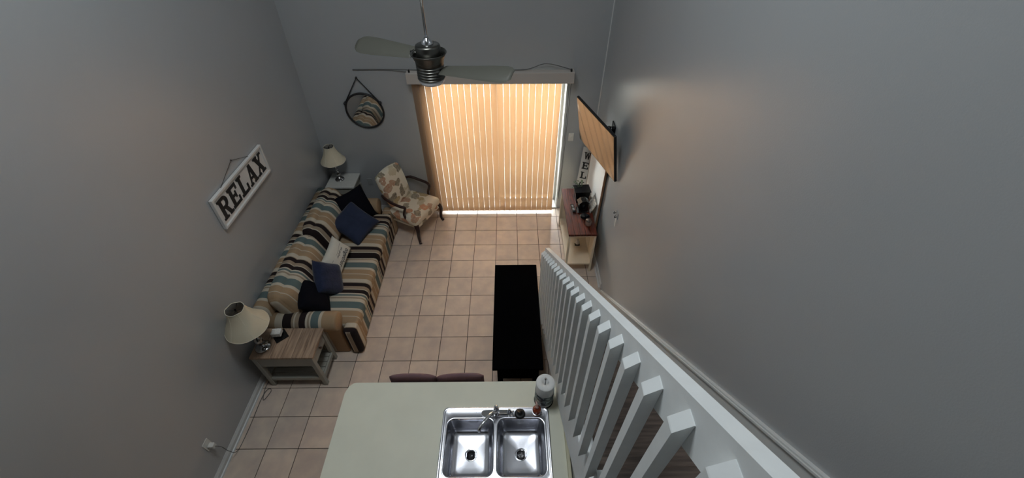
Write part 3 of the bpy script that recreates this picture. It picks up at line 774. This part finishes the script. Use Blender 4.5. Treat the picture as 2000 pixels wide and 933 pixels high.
def lamp(label, loc, zrot, sc_=1.0):
    t = thing('table_lamp', label, 'lamp', loc, (0, 0, zrot)); t.scale = (sc_, sc_, sc_)
    MB().lathe([(0.072, 0), (0.075, 0.008), (0.070, 0.016), (0.045, 0.022), (0.03, 0.03), (0.016, 0.04), (0.014, 0.05)], 28).build('base', LAMPM, t)
    MB().lathe([(0.014, 0.05), (0.012, 0.06), (0.030, 0.085), (0.040, 0.115), (0.034, 0.15), (0.016, 0.175), (0.012, 0.185), (0.022, 0.20), (0.026, 0.215), (0.018, 0.235), (0.010, 0.25), (0.009, 0.36), (0.015, 0.365), (0.015, 0.40)], 24).build('column', LAMPM, t)
    MB().lathe([(0.014, 0.40), (0.028, 0.43), (0.030, 0.46), (0.022, 0.49), (0, 0.50)], 16).build('bulb', FROST, t)
    # eight sided bell shade, flared
    n = 48; prof_ = [(0.192, 0.365), (0.189, 0.372), (0.158, 0.42), (0.128, 0.47), (0.104, 0.52), (0.088, 0.57), (0.080, 0.61), (0.079, 0.625)]
    def ring(r, z, sag=0.0):
        out = []
        for i in range(n):
            a = 2 * PI * i / n; ph = (i % 8) / 8; k = 0.985 + 0.03 * abs(ph - 0.5) * 2 * 0.5
            out.append((r * k * math.cos(a), r * k * math.sin(a), z - sag * (1 - abs(ph - 0.5) * 2)))
        return out
    def shell(off, m, name):
        vs = []; fs = []
        for r, z in prof_: vs += ring(r + off, z, 0.010 if z < 0.38 else (0.008 if z > 0.62 else 0))
        for j in range(len(prof_) - 1):
            for i in range(n):
                i2 = (i + 1) % n; fs.append((j * n + i, j * n + i2, (j + 1) * n + i2, (j + 1) * n + i))
        return MB()._add(vs, fs, True).build(name, m, t)
    sh = shell(0, SHADE, 'lamp_shade')
    vs = []
    MB()._add([v for r, z in prof_ for v in ring(r - 0.003, z, 0.010 if z < 0.38 else (0.008 if z > 0.62 else 0))], [(j * n + (i + 1) % n, j * n + i, (j + 1) * n + i, (j + 1) * n + (i + 1) % n) for j in range(len(prof_) - 1) for i in range(n)], True).build('lining', SHADEIN, sh)
    for z, r, nm in ((0.625, 0.079, 'trim'), (0.367, 0.191, 'trim')):
        p = ring(r, z, 0.008 if z > 0.5 else 0.010); MB().tube(p + [p[0]], 0.003, 5).build(nm, mat('shade_trim', srgb(222, 214, 194), rough=0.8), sh)
    for q in range(6):
        a = 2 * PI * q / 6
        MB().tube([(math.cos(a) * (r + 0.0), math.sin(a) * (r + 0.0), z) for r, z in prof_], 0.0018, 5).build('seam', MATS['shade_trim'], sh)
    MB().tube([(-0.079, 0, 0.617), (-0.02, 0, 0.60), (0.02, 0, 0.60), (0.079, 0, 0.617)], 0.002, 5).tube([(0, -0.079, 0.617), (0, 0, 0.60), (0, 0.079, 0.617)], 0.002, 5).lathe([(0.006, 0.50), (0.006, 0.60), (0.009, 0.612), (0.004, 0.622), (0, 0.63)], 10).build('spider', BLACKG, t)
    return t


lamp('table lamp with bell shade on the plank topped end table', (-2.45, 2.25, 0.551), 0.2)
nb = thing('napkin_box', 'small white patterned tissue box on the plank end table', 'box', (-2.355, 2.385, 0.562), (0, 0, 0.1))
MB().box(-0.045, 0.045, -0.036, 0.036, 0.012, 0.062, 0.004).build('box_body', mat('white_printed_card', srgb(236, 234, 228), rough=0.7, var=0.3, vscale=60), nb)
bk = MB().box(-0.062, 0.062, -0.062, 0.062, 0, 0.010, 0.002).build('coaster_tray', BLACKG, None, (-2.33, 2.375, 0.551), (0, 0, 0.75)); tag(bk, 'dark square tray under the white tissue box', 'tray')

# ------------------------------------------------------------------ far end table + lamp
ft = thing('end_table', 'pale topped square end table in the far corner behind the sofa', 'table', (-2.375, 4.86, 0))
MB().box(-0.20, 0.20, -0.165, 0.18, 0.66, 0.685, 0.003).build('tabletop', STONE, ft)
MB().box(-0.175, 0.175, -0.145, 0.16, 0.55, 0.66).build('body', GREYP, ft)
for sx in (-1, 1):
    for sy in (-1, 1): MB().box(sx * 0.185, sx * 0.145, sy * 0.150, sy * 0.115, 0, 0.55, 0.003).build('leg', GREYP, ft)
MB().box(-0.15, 0.15, -0.12, 0.12, 0.15, 0.165).build('shelf', GREYP, ft)
lamp('table lamp with bell shade standing in the far corner by the back wall', (-2.42, 4.885, 0.686), 0.1, 0.86)

# ------------------------------------------------------------------ armchair
ac = thing('armchair', 'shell printed armchair with dark carved arms by the blinds', 'armchair', (-1.395, 4.64, 0), (0, 0, math.radians(-27)))
# local +x is the front
sm_ = MB(); sm_.rbox((0.03, 0, 0.375), (0.50, 0.56, 0.13), 0.05, 10, 0.035)
sm_.v = [(x, y * (1.0 + 0.18 * (x + 0.2)), z) for x, y, z in sm_.v]; sm_.build('seat', SHELL, ac)
bm2 = MB(); bm2.rbox((0, 0, 0), (0.10, 0.46, 0.54), 0.045, 10, 0.0, bx=0.03)
vv = []
for x, y, z in bm2.v:
    t_ = (z + 0.28) / 0.56
    w_ = 0.86 + 0.16 * math.sin(t_ * PI * 0.75)
    zz = z + (0.035 * math.cos(y / 0.25 * PI / 2) - 0.02 if t_ > 0.5 else 0) * max(0, (t_ - 0.5) * 2)
    p = Matrix.Rotation(math.radians(-17), 4, 'Y') @ Vector((x, y * w_, zz)); vv.append((p.x - 0.265, p.y, p.z + 0.665))
bm2.v = vv; bm2.build('backrest', SHELL, ac)
MB().box(-0.20, 0.27, -0.27, 0.27, 0.26, 0.32, 0.02, seg=3).build('seat_rail', SHELL, ac)
for s_ in (-1, 1):
    yy = s_ * 0.285
    MB().tube(bez([(-0.285, s_ * 0.235, 0.64), (-0.20, yy, 0.655), (-0.06, yy + s_ * 0.02, 0.635), (0.07, yy + s_ * 0.02, 0.625), (0.125, yy, 0.61), (0.115, yy, 0.56), (0.085, yy - s_ * 0.002, 0.47), (0.10, yy - s_ * 0.01, 0.38)], 8), [0.017] * 8 + [0.020] * 25 + [0.018] * 24, 10).build('arm', MAHOG, ac)
    MB().tube(bez([(0.245, s_ * 0.265, 0.33), (0.275, s_ * 0.285, 0.25), (0.262, s_ * 0.28, 0.14), (0.262, s_ * 0.28, 0.05), (0.285, s_ * 0.29, 0.012)], 6), [0.034] * 4 + [0.030 - 0.0009 * i for i in range(14)] + [0.018] * 5 + [0.024, 0.022], 10).build('leg', MAHOG, ac)
    MB().tube(bez([(-0.19, s_ * 0.19, 0.32), (-0.21, s_ * 0.195, 0.15), (-0.25, s_ * 0.20, 0.0)], 6), 0.018, 8).build('leg', MAHOG, ac)

# ------------------------------------------------------------------ mirror
mr = thing('wall_mirror', 'round black framed mirror hanging from a leather strap', 'mirror', (-1.86, YB - 0.012, 1.655), (math.radians(1.5), 0, 0))
Mx = Matrix.Rotation(PI / 2, 4, 'X')
MB().lathe([(0.205, -0.008), (0.243, -0.008), (0.248, 0.0), (0.246, 0.014), (0.236, 0.020), (0.226, 0.016), (0.224, 0.004)], 56, M=Mx, caps=False).build('frame', STRAP, mr)
MB().lathe([(0.226, -0.004), (0.226, 0.005), (0, 0.005)], 56, M=Mx, smooth=False).build('mirror_glass', MIRROR, mr)
for s_ in (-1, 1):
    MB().tube([(s_ * 0.216, -0.006, 0.122), (s_ * 0.10, -0.004, 0.29), (0, -0.002, 0.435)], 0.006, 6).build('strap', STRAP, mr)
    MB().lathe([(0.018, -0.004), (0.018, 0.028), (0, 0.032)], 12, M=Matrix.Translation((s_ * 0.222, -0.002, 0.112)) @ Mx).build('stud', STRAP, mr)
MB().lathe([(0.012, -0.01), (0.012, 0.012), (0, 0.016)], 12, M=Matrix.Translation((0, -0.002, 0.435)) @ Mx).build('peg', STRAP, mr)

# ------------------------------------------------------------------ slab-serif letters


def letter_polys(ch):
    """convex pieces of a slab serif capital in a 0..1 x 0..1 box"""
    q = lambda x0, x1, y0, y1: [(x0, y0), (x1, y0), (x1, y1), (x0, y1)]
    def arc(cx_, cy_, rx, ry, tx, ty, a0, a1, n=10):
        out = []
        for i in range(n):
            a, b = math.radians(a0 + (a1 - a0) * i / n), math.radians(a0 + (a1 - a0) * (i + 1) / n)
            out.append([(cx_ + rx * math.cos(a), cy_ + ry * math.sin(a)), (cx_ + rx * math.cos(b), cy_ + ry * math.sin(b)), (cx_ + (rx - tx) * math.cos(b), cy_ + (ry - ty) * math.sin(b)), (cx_ + (rx - tx) * math.cos(a), cy_ + (ry - ty) * math.sin(a))])
        return out
    S = 0.11
    if ch == 'R': return [q(0.10, 0.36, 0, 1), q(0, 0.48, 0, S), q(0, 0.36, 1 - S, 1), q(0.36, 0.60, 0.86, 1), q(0.36, 0.60, 0.44, 0.58)] + arc(0.58, 0.72, 0.32, 0.28, 0.24, 0.15, -90, 90) + [[(0.42, 0.48), (0.66, 0.48), (0.92, 0.06), (0.68, 0.0)], q(0.64, 1.0, 0, S)]
    if ch == 'E': return [q(0.10, 0.36, 0, 1), q(0, 0.9, 0, S + 0.03), q(0, 0.88, 0.86, 1), q(0.36, 0.62, 0.44, 0.57), q(0.58, 0.70, 0.34, 0.67), q(0.78, 0.92, 0, 0.32), q(0.76, 0.90, 0.70, 1)]
    if ch == 'L': return [q(0.12, 0.38, 0, 1), q(0, 0.9, 0, S + 0.03), q(0, 0.52, 1 - S, 1), q(0.76, 0.92, 0, 0.38)]
    if ch == 'A': return [[(0.08, 0.03), (0.22, 0.03), (0.52, 0.97), (0.38, 1.0)], [(0.36, 1.0), (0.62, 1.0), (0.92, 0.03), (0.62, 0.03)], q(0.26, 0.72, 0.28, 0.40), q(0, 0.36, 0, S), q(0.54, 1.0, 0, S)]
    if ch == 'X': return [[(0.04, 0.97), (0.36, 0.97), (0.96, 0.03), (0.64, 0.03)], [(0.06, 0.03), (0.22, 0.03), (0.90, 0.97), (0.74, 0.97)], q(0, 0.38, 0, S), q(0.54, 1.0, 0, S), q(0, 0.46, 1 - S, 1), q(0.62, 0.98, 1 - S, 1)]
    if ch == 'W': return [[(0.08, 1), (0.26, 1), (0.40, 0.0), (0.26, 0.0)], [(0.26, 0.0), (0.40, 0.0), (0.56, 0.9), (0.44, 0.95)], [(0.44, 0.95), (0.60, 0.9), (0.74, 0.0), (0.60, 0.0)], [(0.60, 0.0), (0.74, 0.0), (0.94, 1), (0.80, 1)], q(0, 0.36, 1 - S, 1), q(0.66, 1.0, 1 - S, 1)]
    if ch == 'C': return arc(0.52, 0.5, 0.46, 0.5, 0.22, 0.14, 45, 315, 18)
    if ch == 'O': return arc(0.5, 0.5, 0.48, 0.5, 0.22, 0.14, 0, 360, 22)
    if ch == 'M': return [q(0.06, 0.22, 0, 1), q(0.74, 0.94, 0, 1), [(0.10, 1), (0.28, 1), (0.56, 0.2), (0.44, 0.2)], [(0.44, 0.2), (0.56, 0.2), (0.86, 1), (0.72, 1)], q(0, 0.30, 0, S), q(0.68, 1, 0, S)]
    return []


def letter(ch, w_, h_, m, parent, M):
    mb = MB()
    for i, p in enumerate(letter_polys(ch)):
        mb.prism([((x - 0.5) * w_, (y - 0.5) * h_) for x, y in p], 0, 0.004 + 0.00012 * i, 'z', M=M)
    return mb.build('letter', m, parent)


# RELAX sign on the left wall
rs = thing('wall_sign', 'white board sign reading RELAX hanging on the left wall', 'sign', (LX(1.79), 3.265, 1.79), (math.radians(-1.0), math.atan(LEAN), 0))
MB().box(0.004, 0.018, -0.470, 0.470, -0.150, 0.150).build('board', BOARD, rs)
for (y0, y1, z0, z1) in ((-0.475, 0.475, 0.136, 0.158), (-0.475, 0.475, -0.158, -0.136), (-0.475, -0.453, -0.136, 0.136), (0.453, 0.475, -0.136, 0.136)):
    MB().box(0.004, 0.034, y0, y1, z0, z1, 0.002).build('frame', BOARD, rs)
for i, ch in enumerate('RELAX'):
    Mw = Matrix.Translation((0.0182, -0.345 + i * 0.174, 0)) @ Matrix(((0, 0, 1, 0), (1, 0, 0, 0), (0, 1, 0, 0), (0, 0, 0, 1)))
    letter(ch, 0.162, 0.205, LETTER, rs, Mw)
MB().tube([(0.012, -0.28, 0.157), (0.006, 0.01, 0.262), (0.012, 0.25, 0.157)], 0.0025, 5).lathe([(0.007, 0), (0.005, 0.01)], 8, M=Matrix.Translation((0.002, 0.01, 0.262)) @ Matrix.Rotation(PI / 2, 4, 'Y')).build('hanging_string', TWINE, rs)

# WELCOME sign leaning in the right corner
ws = thing('standing_sign', 'tall white board reading WELCOME leaning in the right corner', 'sign', (1.018, 4.90, 0.0), (math.radians(-3.5), math.radians(3.0), math.radians(-16)))
MB().box(-0.078, 0.078, -0.009, 0.009, 0.0, 1.14, 0.002).build('board', BOARD, ws)
for i, ch in enumerate('WELCOME'):
    Mw = Matrix.Translation((0.0, -0.0092, 1.02 - i * 0.157)) @ Matrix.Rotation(PI / 2, 4, 'X')
    letter(ch, 0.098, 0.108, LETTER, ws, Mw)

# white canvas board against the right wall
wb = thing('canvas_board', 'large blank white board with wooden edge leaning behind the console', 'board', (1.120, 4.46, 0.0), (0, math.radians(0.4), math.radians(1.5)))
MB().box(-0.008, 0.004, -0.385, 0.385, 0.015, 1.47).build('panel', mat('bright_white_canvas', srgb(246, 243, 238), rough=0.5), wb)
MB().box(-0.011, 0.012, -0.40, -0.385, 0.0, 1.485, 0.001).box(-0.011, 0.012, 0.385, 0.40, 0.0, 1.485, 0.001).box(-0.011, 0.012, -0.385, 0.385, 1.47, 1.485, 0.001).box(-0.011, 0.012, -0.385, 0.385, 0.0, 0.015, 0.001).build('wood_edge', mat('board_edge_wood', srgb(142, 106, 78), rough=0.6), wb)

# ------------------------------------------------------------------ television
tv = thing('television', 'flat television tilted down on a wall arm, mirroring the blinds', 'television', (0.956, 4.107, 1.779))
Rz = Matrix.Rotation(math.radians(-74.678), 4, 'Z') @ Matrix.Rotation(math.radians(10.309), 4, 'X') @ Matrix.Rotation(math.radians(-0.78), 4, 'Y')
tv.rotation_euler = Rz.to_euler()
MB().box(-0.485, 0.485, -0.001, 0.028, -0.285, 0.285, 0.004).build('casing', BLACKG, tv)
MB().box(-0.474, 0.474, -0.0025, 0.0, -0.272, 0.274).build('screen', SCREEN, tv)
MB().box(-0.30, 0.30, 0.028, 0.055, -0.20, 0.12, 0.01).build('rear_housing', BLACKG, tv)
mt = thing('tv_mount', 'black articulated wall bracket holding the television', 'wall bracket', (XR, 4.16, 1.80))
MB().box(-0.014, 0, -0.075, 0.075, -0.12, 0.12, 0.003).build('wall_plate', BLACKG, mt)
MB().tube([(-0.012, 0.02, 0.03), (-0.07, 0.03, 0.03), (-0.12, -0.01, 0.015)], 0.014, 8).tube([(-0.012, 0.02, -0.05), (-0.07, 0.03, -0.05), (-0.12, -0.01, -0.03)], 0.014, 8).build('arm', BLACKG, mt)
MB().lathe([(0.02, -0.07), (0.02, 0.07)], 12, (-0.05, 0.03, 0)).lathe([(0.018, -0.07), (0.018, 0.07)], 12, (-0.012 - 0.012, 0.02, 0)).build('hinge', BLACKG, mt)
MB().box(-0.145, -0.118, -0.06, 0.05, -0.07, 0.09, 0.003).build('head', BLACKG, mt)

# ------------------------------------------------------------------ console table
CX0, CX1, CY0, CY1, CZ = 0.722, 1.075, 3.705, 4.645, 0.68
cn = thing('console_table', 'cream console table with reddish plank top under the television', 'table')
for i in range(5):
    w_ = (CX1 - CX0) / 5; x0 = CX0 + i * w_
    MB().box(x0 + 0.0008, x0 + w_ - 0.0008, CY0, CY1, CZ - 0.03, CZ, 0.0015).build('plank', WOODRED, cn)
for x0 in (CX0 + 0.004, CX1 - 0.030):
    for y0 in (CY0 + 0.006, CY1 - 0.034):
        MB().box(x0, x0 + 0.026, y0, y0 + 0.028, 0, CZ - 0.03, 0.002).build('leg', CREAM, cn)
MB().box(CX0 + 0.012, CX1 - 0.012, CY0 + 0.01, CY1 - 0.01, 0.13, 0.155, 0.002).build('shelf', CREAM, cn)
MB().box(CX0 + 0.03, CX1 - 0.03, CY0 + 0.012, CY0 + 0.028, CZ - 0.055, CZ - 0.03).build('apron', CREAM, cn)
for q in range(4):
    y0 = CY0 + 0.04 + q * 0.218
    MB().box(CX1 - 0.022, CX1 - 0.010, y0, y0 + 0.205, 0.155, CZ - 0.03, 0.002).build('back_panel', CREAM, cn)
MB().box(CX0 + 0.03, CX1 - 0.03, CY1 - 0.028, CY1 - 0.014, 0.155, CZ - 0.03).build('end_panel', CREAM, cn)

# things on the console
pp = thing('planter', 'square black planter with trailing leaves at the far end of the console', 'planter', (0.955, 4.40, CZ + 0.001), (0, 0, 0.08))
MB().prism([(-0.075, 0), (0.075, 0), (0.10, 0.17), (-0.10, 0.17)], -0.075, 0.075, 'y').box(-0.108, 0.108, -0.085, 0.085, 0.165, 0.18, 0.003).build('pot', BLACKG, pp)
for k in range(11):
    a = 2.2 + random.uniform(-1.0, 1.0); rr = random.uniform(0.05, 0.11); b = (math.cos(a) * rr, math.sin(a) * rr, 0.185 + random.uniform(0, 0.06))
    s_ = MB().tube([(b[0] * 0.4, b[1] * 0.4, 0.15), (b[0] * 0.8, b[1] * 0.8, b[2]), b], 0.0025, 5).build('stem', LEAF, pp)
    vs = [(0, 0, 0), (0.012, 0.012, 0.002), (0.034, 0, 0.006), (0.012, -0.012, 0.002), (0, 0, -0.002), (0.012, 0.012, 0), (0.034, 0, 0.004), (0.012, -0.012, 0)]
    MB()._add(vs, [(0, 1, 2, 3), (7, 6, 5, 4), (0, 4, 5, 1), (1, 5, 6, 2), (2, 6, 7, 3), (3, 7, 4, 0)], False, M=Matrix.Translation(b) @ Matrix.Rotation(a + random.uniform(-.6, .6), 4, 'Z')).build('leaf', LEAF, s_)
rc = thing('remote_control', 'black remote control lying on the console front edge', 'remote', (0.83, 4.20, CZ + 0.001), (0, 0, 0.1))
MB().box(-0.022, 0.022, -0.08, 0.08, 0, 0.018, 0.004).build('body', BLACKG, rc)
MB().box(-0.012, 0.012, 0.02, 0.06, 0.018, 0.0195).box(-0.014, 0.014, -0.05, 0.0, 0.018, 0.0195).build('buttons', CORDG, rc)
fr = thing('glass_lantern', 'black lantern with glass sides in the middle of the console', 'lantern', (0.945, 4.165, CZ + 0.001), (0, 0, 0.1))
MB().box(-0.075, 0.075, -0.055, 0.055, 0, 0.015, 0.003).build('base', BLACKG, fr)
MB().box(-0.060, 0.060, -0.045, 0.045, 0.015, 0.145).build('glass_body', DARKGL, fr)
MB().prism([(-0.072, 0.145), (0.072, 0.145), (0.03, 0.185), (-0.03, 0.185)], -0.052, 0.052, 'y').build('roof', BLACKG, fr)
MB().tube(bez([(-0.03, 0, 0.185), (0, 0, 0.225), (0.03, 0, 0.185)], 8), 0.003, 6).build('carry_handle', BLACKG, fr)
ds = thing('dish', 'small dark glossy dish beside the lantern on the console', 'dish', (0.960, 4.025, CZ + 0.001))
MB().lathe([(0.03, 0), (0.055, 0.012), (0.062, 0.024), (0.058, 0.024), (0.05, 0.014), (0, 0.006)], 24).build('bowl', DARKGL, ds)
cj = thing('candle_jar', 'squat glass candle jar with dark lid at the near end of the console', 'jar', (0.985, 3.885, CZ + 0.001))
MB().lathe([(0.034, 0), (0.038, 0.006), (0.038, 0.062), (0.034, 0.070)], 24).build('jar', mat('pinkish_glass', srgb(150, 128, 116), rough=0.12, coat=0.4), cj)
MB().lathe([(0.039, 0.070), (0.039, 0.080), (0, 0.083)], 24).build('lid', mat('bronze_lid', srgb(64, 44, 34), rough=0.3), cj)
gp = thing('script_plaque', 'small white square plaque covered in fine print behind the lantern', 'plaque', (1.040, 4.20, CZ + 0.005), (0, math.radians(24), 0))
MB().box(-0.004, 0.004, -0.10, 0.10, 0, 0.155, 0.001).build('panel', PRINT, gp)
MB().tube([(-0.004, 0.03, 0.14), (-0.006, 0.09, 0.20)], 0.003, 5).build('twig', TWINE, gp)
jr = thing('figurine', 'little glass ornament with black foot on the console lower shelf', 'ornament', (0.922, 4.06, 0.156))
MB().box(-0.034, 0.034, -0.022, 0.022, 0, 0.016, 0.003).build('foot', BLACKG, jr)
MB().lathe([(0.012, 0.016), (0.028, 0.03), (0.03, 0.055), (0.018, 0.08), (0.012, 0.09), (0.014, 0.10), (0, 0.104)], 18).build('ornament_body', mat('clear_ornament', srgb(196, 190, 180), rough=0.1, coat=0.5), jr)

# ------------------------------------------------------------------ switch, outlets, cords
sw = thing('light_switch', 'white switch plate on the back wall right of the blinds', 'switch', (0.842, YB, 1.25))
MB().box(-0.036, 0.036, -0.006, 0, -0.058, 0.058, 0.002).build('plate', PLASTIC, sw)
MB().box(-0.005, 0.005, -0.014, -0.006, -0.010, 0.010, 0.001).build('toggle', PLASTIC, sw)
def outlet(label, loc, rz, col=PLASTIC):
    o = thing('outlet', label, 'outlet', loc, (0, 0, rz))
    MB().box(-0.036, 0.036, -0.006, 0, -0.058, 0.058, 0.002).build('plate', col, o)
    for z in (-0.02, 0.02): MB().box(-0.013, 0.013, -0.008, -0.006, z - 0.012, z + 0.012, 0.001).build('socket', col, o)
    return o


outlet('white outlet on the left wall near the bottom left of the photo', (LX(0.4), 1.385, 0.40), PI / 2)
np_ = thing('plug_adapter', 'white plug with cord in the outlet on the left wall', 'plug', (LX(0.38) + 0.008, 1.385, 0.38), (0, 0, 0))
MB().box(0, 0.045, -0.022, 0.022, -0.03, 0.02, 0.005).build('plug_body', PLASTIC, np_)
MB().tube(bez([(0.045, 0, -0.01), (0.075, 0.01, -0.06), (0.06, 0.03, -0.22), (0.04, 0.09, -0.366), (0.05, 0.3, -0.372), (0.045, 0.6, -0.37), (0.07, 0.70, -0.372), (0.11, 0.68, -0.372), (0.07, 0.58, -0.372), (0.035, 0.72, -0.372), (0.06, 0.84, -0.372)], 8), 0.003, 6).build('cord', CORDG, np_)
outlet('pale outlet low on the back wall between end table and armchair', (-2.065, YB, 0.53), 0, mat('grey_plastic', srgb(150, 152, 152), rough=0.5))
ow = thing('hook_rack', 'small white and grey hooks with a hanging key tag on the right wall', 'wall hook', (XR, 3.42, 1.235))
MB().box(-0.010, 0, -0.045, 0.035, -0.03, 0.05, 0.003).build('plate', mat('grey_plastic', srgb(150, 152, 152)), ow)
MB().tube(bez([(-0.01, 0.02, 0.02), (-0.035, 0.02, 0.01), (-0.03, 0.02, 0.035)], 6), 0.004, 6).tube(bez([(-0.01, -0.03, 0.0), (-0.035, -0.03, -0.01), (-0.03, -0.03, 0.02)], 6), 0.004, 6).build('hook', BLACKG, ow)
MB().box(-0.022, -0.016, -0.055, -0.03, -0.12, -0.02, 0.002).build('hanging_tag', PLASTIC, ow)

# ------------------------------------------------------------------ ceiling fan
FX, FY = -0.595, 3.18
fn = thing('ceiling_fan', 'brushed nickel ceiling fan with grey blades on a long rod', 'fan', (FX, FY, 0))
MB().lathe([(0.011, 3.10), (0.011, ZC)], 12).build('down_rod', CHROME, fn)
MB().lathe([(0.03, ZC - 0.06), (0.065, ZC - 0.03), (0.07, ZC)], 24).build('canopy', NICKEL, fn)
MB().lathe([(0.044, 3.095), (0.044, 3.103), (0.036, 3.122), (0.022, 3.136), (0.014, 3.15), (0, 3.15)], 24).build('rod_collar', CHROME, fn)
MB().lathe([(0.0, 3.098), (0.078, 3.096), (0.090, 3.090), (0.093, 3.080), (0.091, 3.020), (0.093, 3.0), (0.0, 2.998)], 40).build('motor_top', NICKEL, fn)
MB().lathe([(0.104, 2.985), (0.118, 3.020), (0.134, 3.040), (0.136, 3.036), (0.122, 3.015), (0.108, 2.98)], 40, caps=False).build('flared_ring', NICKEL, fn)
MB().lathe([(0.0, 3.005), (0.104, 3.005), (0.107, 2.998), (0.106, 2.955), (0.0, 2.95)], 40).build('motor_body', NICKEL, fn)
pr_ = [(0.0, 2.955)]
for i in range(5):
    z = 2.952 - i * 0.021; pr_ += [(0.094, z), (0.093, z - 0.006), (0.105, z - 0.009), (0.106, z - 0.016), (0.102, z - 0.0195)]
pr_ += [(0.0, 2.842)]
MB().lathe(pr_, 40).build('ribbed_housing', NICKEL, fn)
MB().lathe([(0.098, 2.848), (0.098, 2.828), (0.088, 2.812), (0.05, 2.803), (0, 2.800)], 36).build('light_bowl', FROST, fn)


def blade(ang, r0, r1, z0, z1, pitch0, pitch1, w0, w1):
    n = 18; m = MB(); vs = []; fs = []; K = 6
    for i in range(n + 1):
        t = i / n; r = r0 + (r1 - r0) * t; pitch = math.radians(pitch0 + (pitch1 - pitch0) * t); z = z0 + (z1 - z0) * t
        wd = w0 + (w1 - w0) * min(1, t * 1.5)
        if t > 0.84: wd *= math.sqrt(max(0.02, 1 - ((t - 0.84) / 0.162) ** 2)) * 0.55 + 0.45
        for sgn in (1, -1):
            for k in range(K + 1):
                u = -1 + 2 * k / K; c_ = u * wd / 2
                vs.append((r, c_ * math.cos(pitch), z + c_ * math.sin(pitch) + 0.008 * (1 - u * u) + sgn * 0.003 * (1 - u ** 4)))
    row = 2 * (K + 1)
    for i in range(n):
        for s2 in range(2):
            for k in range(K):
                a = i * row + s2 * (K + 1) + k; fs.append((a, a + 1, a + row + 1, a + row))
        for k in (0, K):
            a = i * row + k; fs.append((a, a + K + 1, a + K + 1 + row, a + row))
    for i in (0, n):
        for k in range(K):
            a = i * row + k; fs.append((a, a + 1, a + K + 2, a + K + 1))
    m._add(vs, fs, True, M=Matrix.Rotation(math.radians(ang), 4, 'Z')); o = m.build('blade', BLADE, fn)
    MB().tube([(0.09, 0, z0), (r0 + 0.03, 0, z0)], 0.012, 8, M=Matrix.Rotation(math.radians(ang), 4, 'Z')).build('blade_bracket', NICKEL, o)


blade(157.5, 0.125, 0.645, 3.020, 3.020, -28, -30, 0.11, 0.165)
blade(-27, 0.11, 0.70, 2.925, 2.995, 12, 30, 0.12, 0.15)
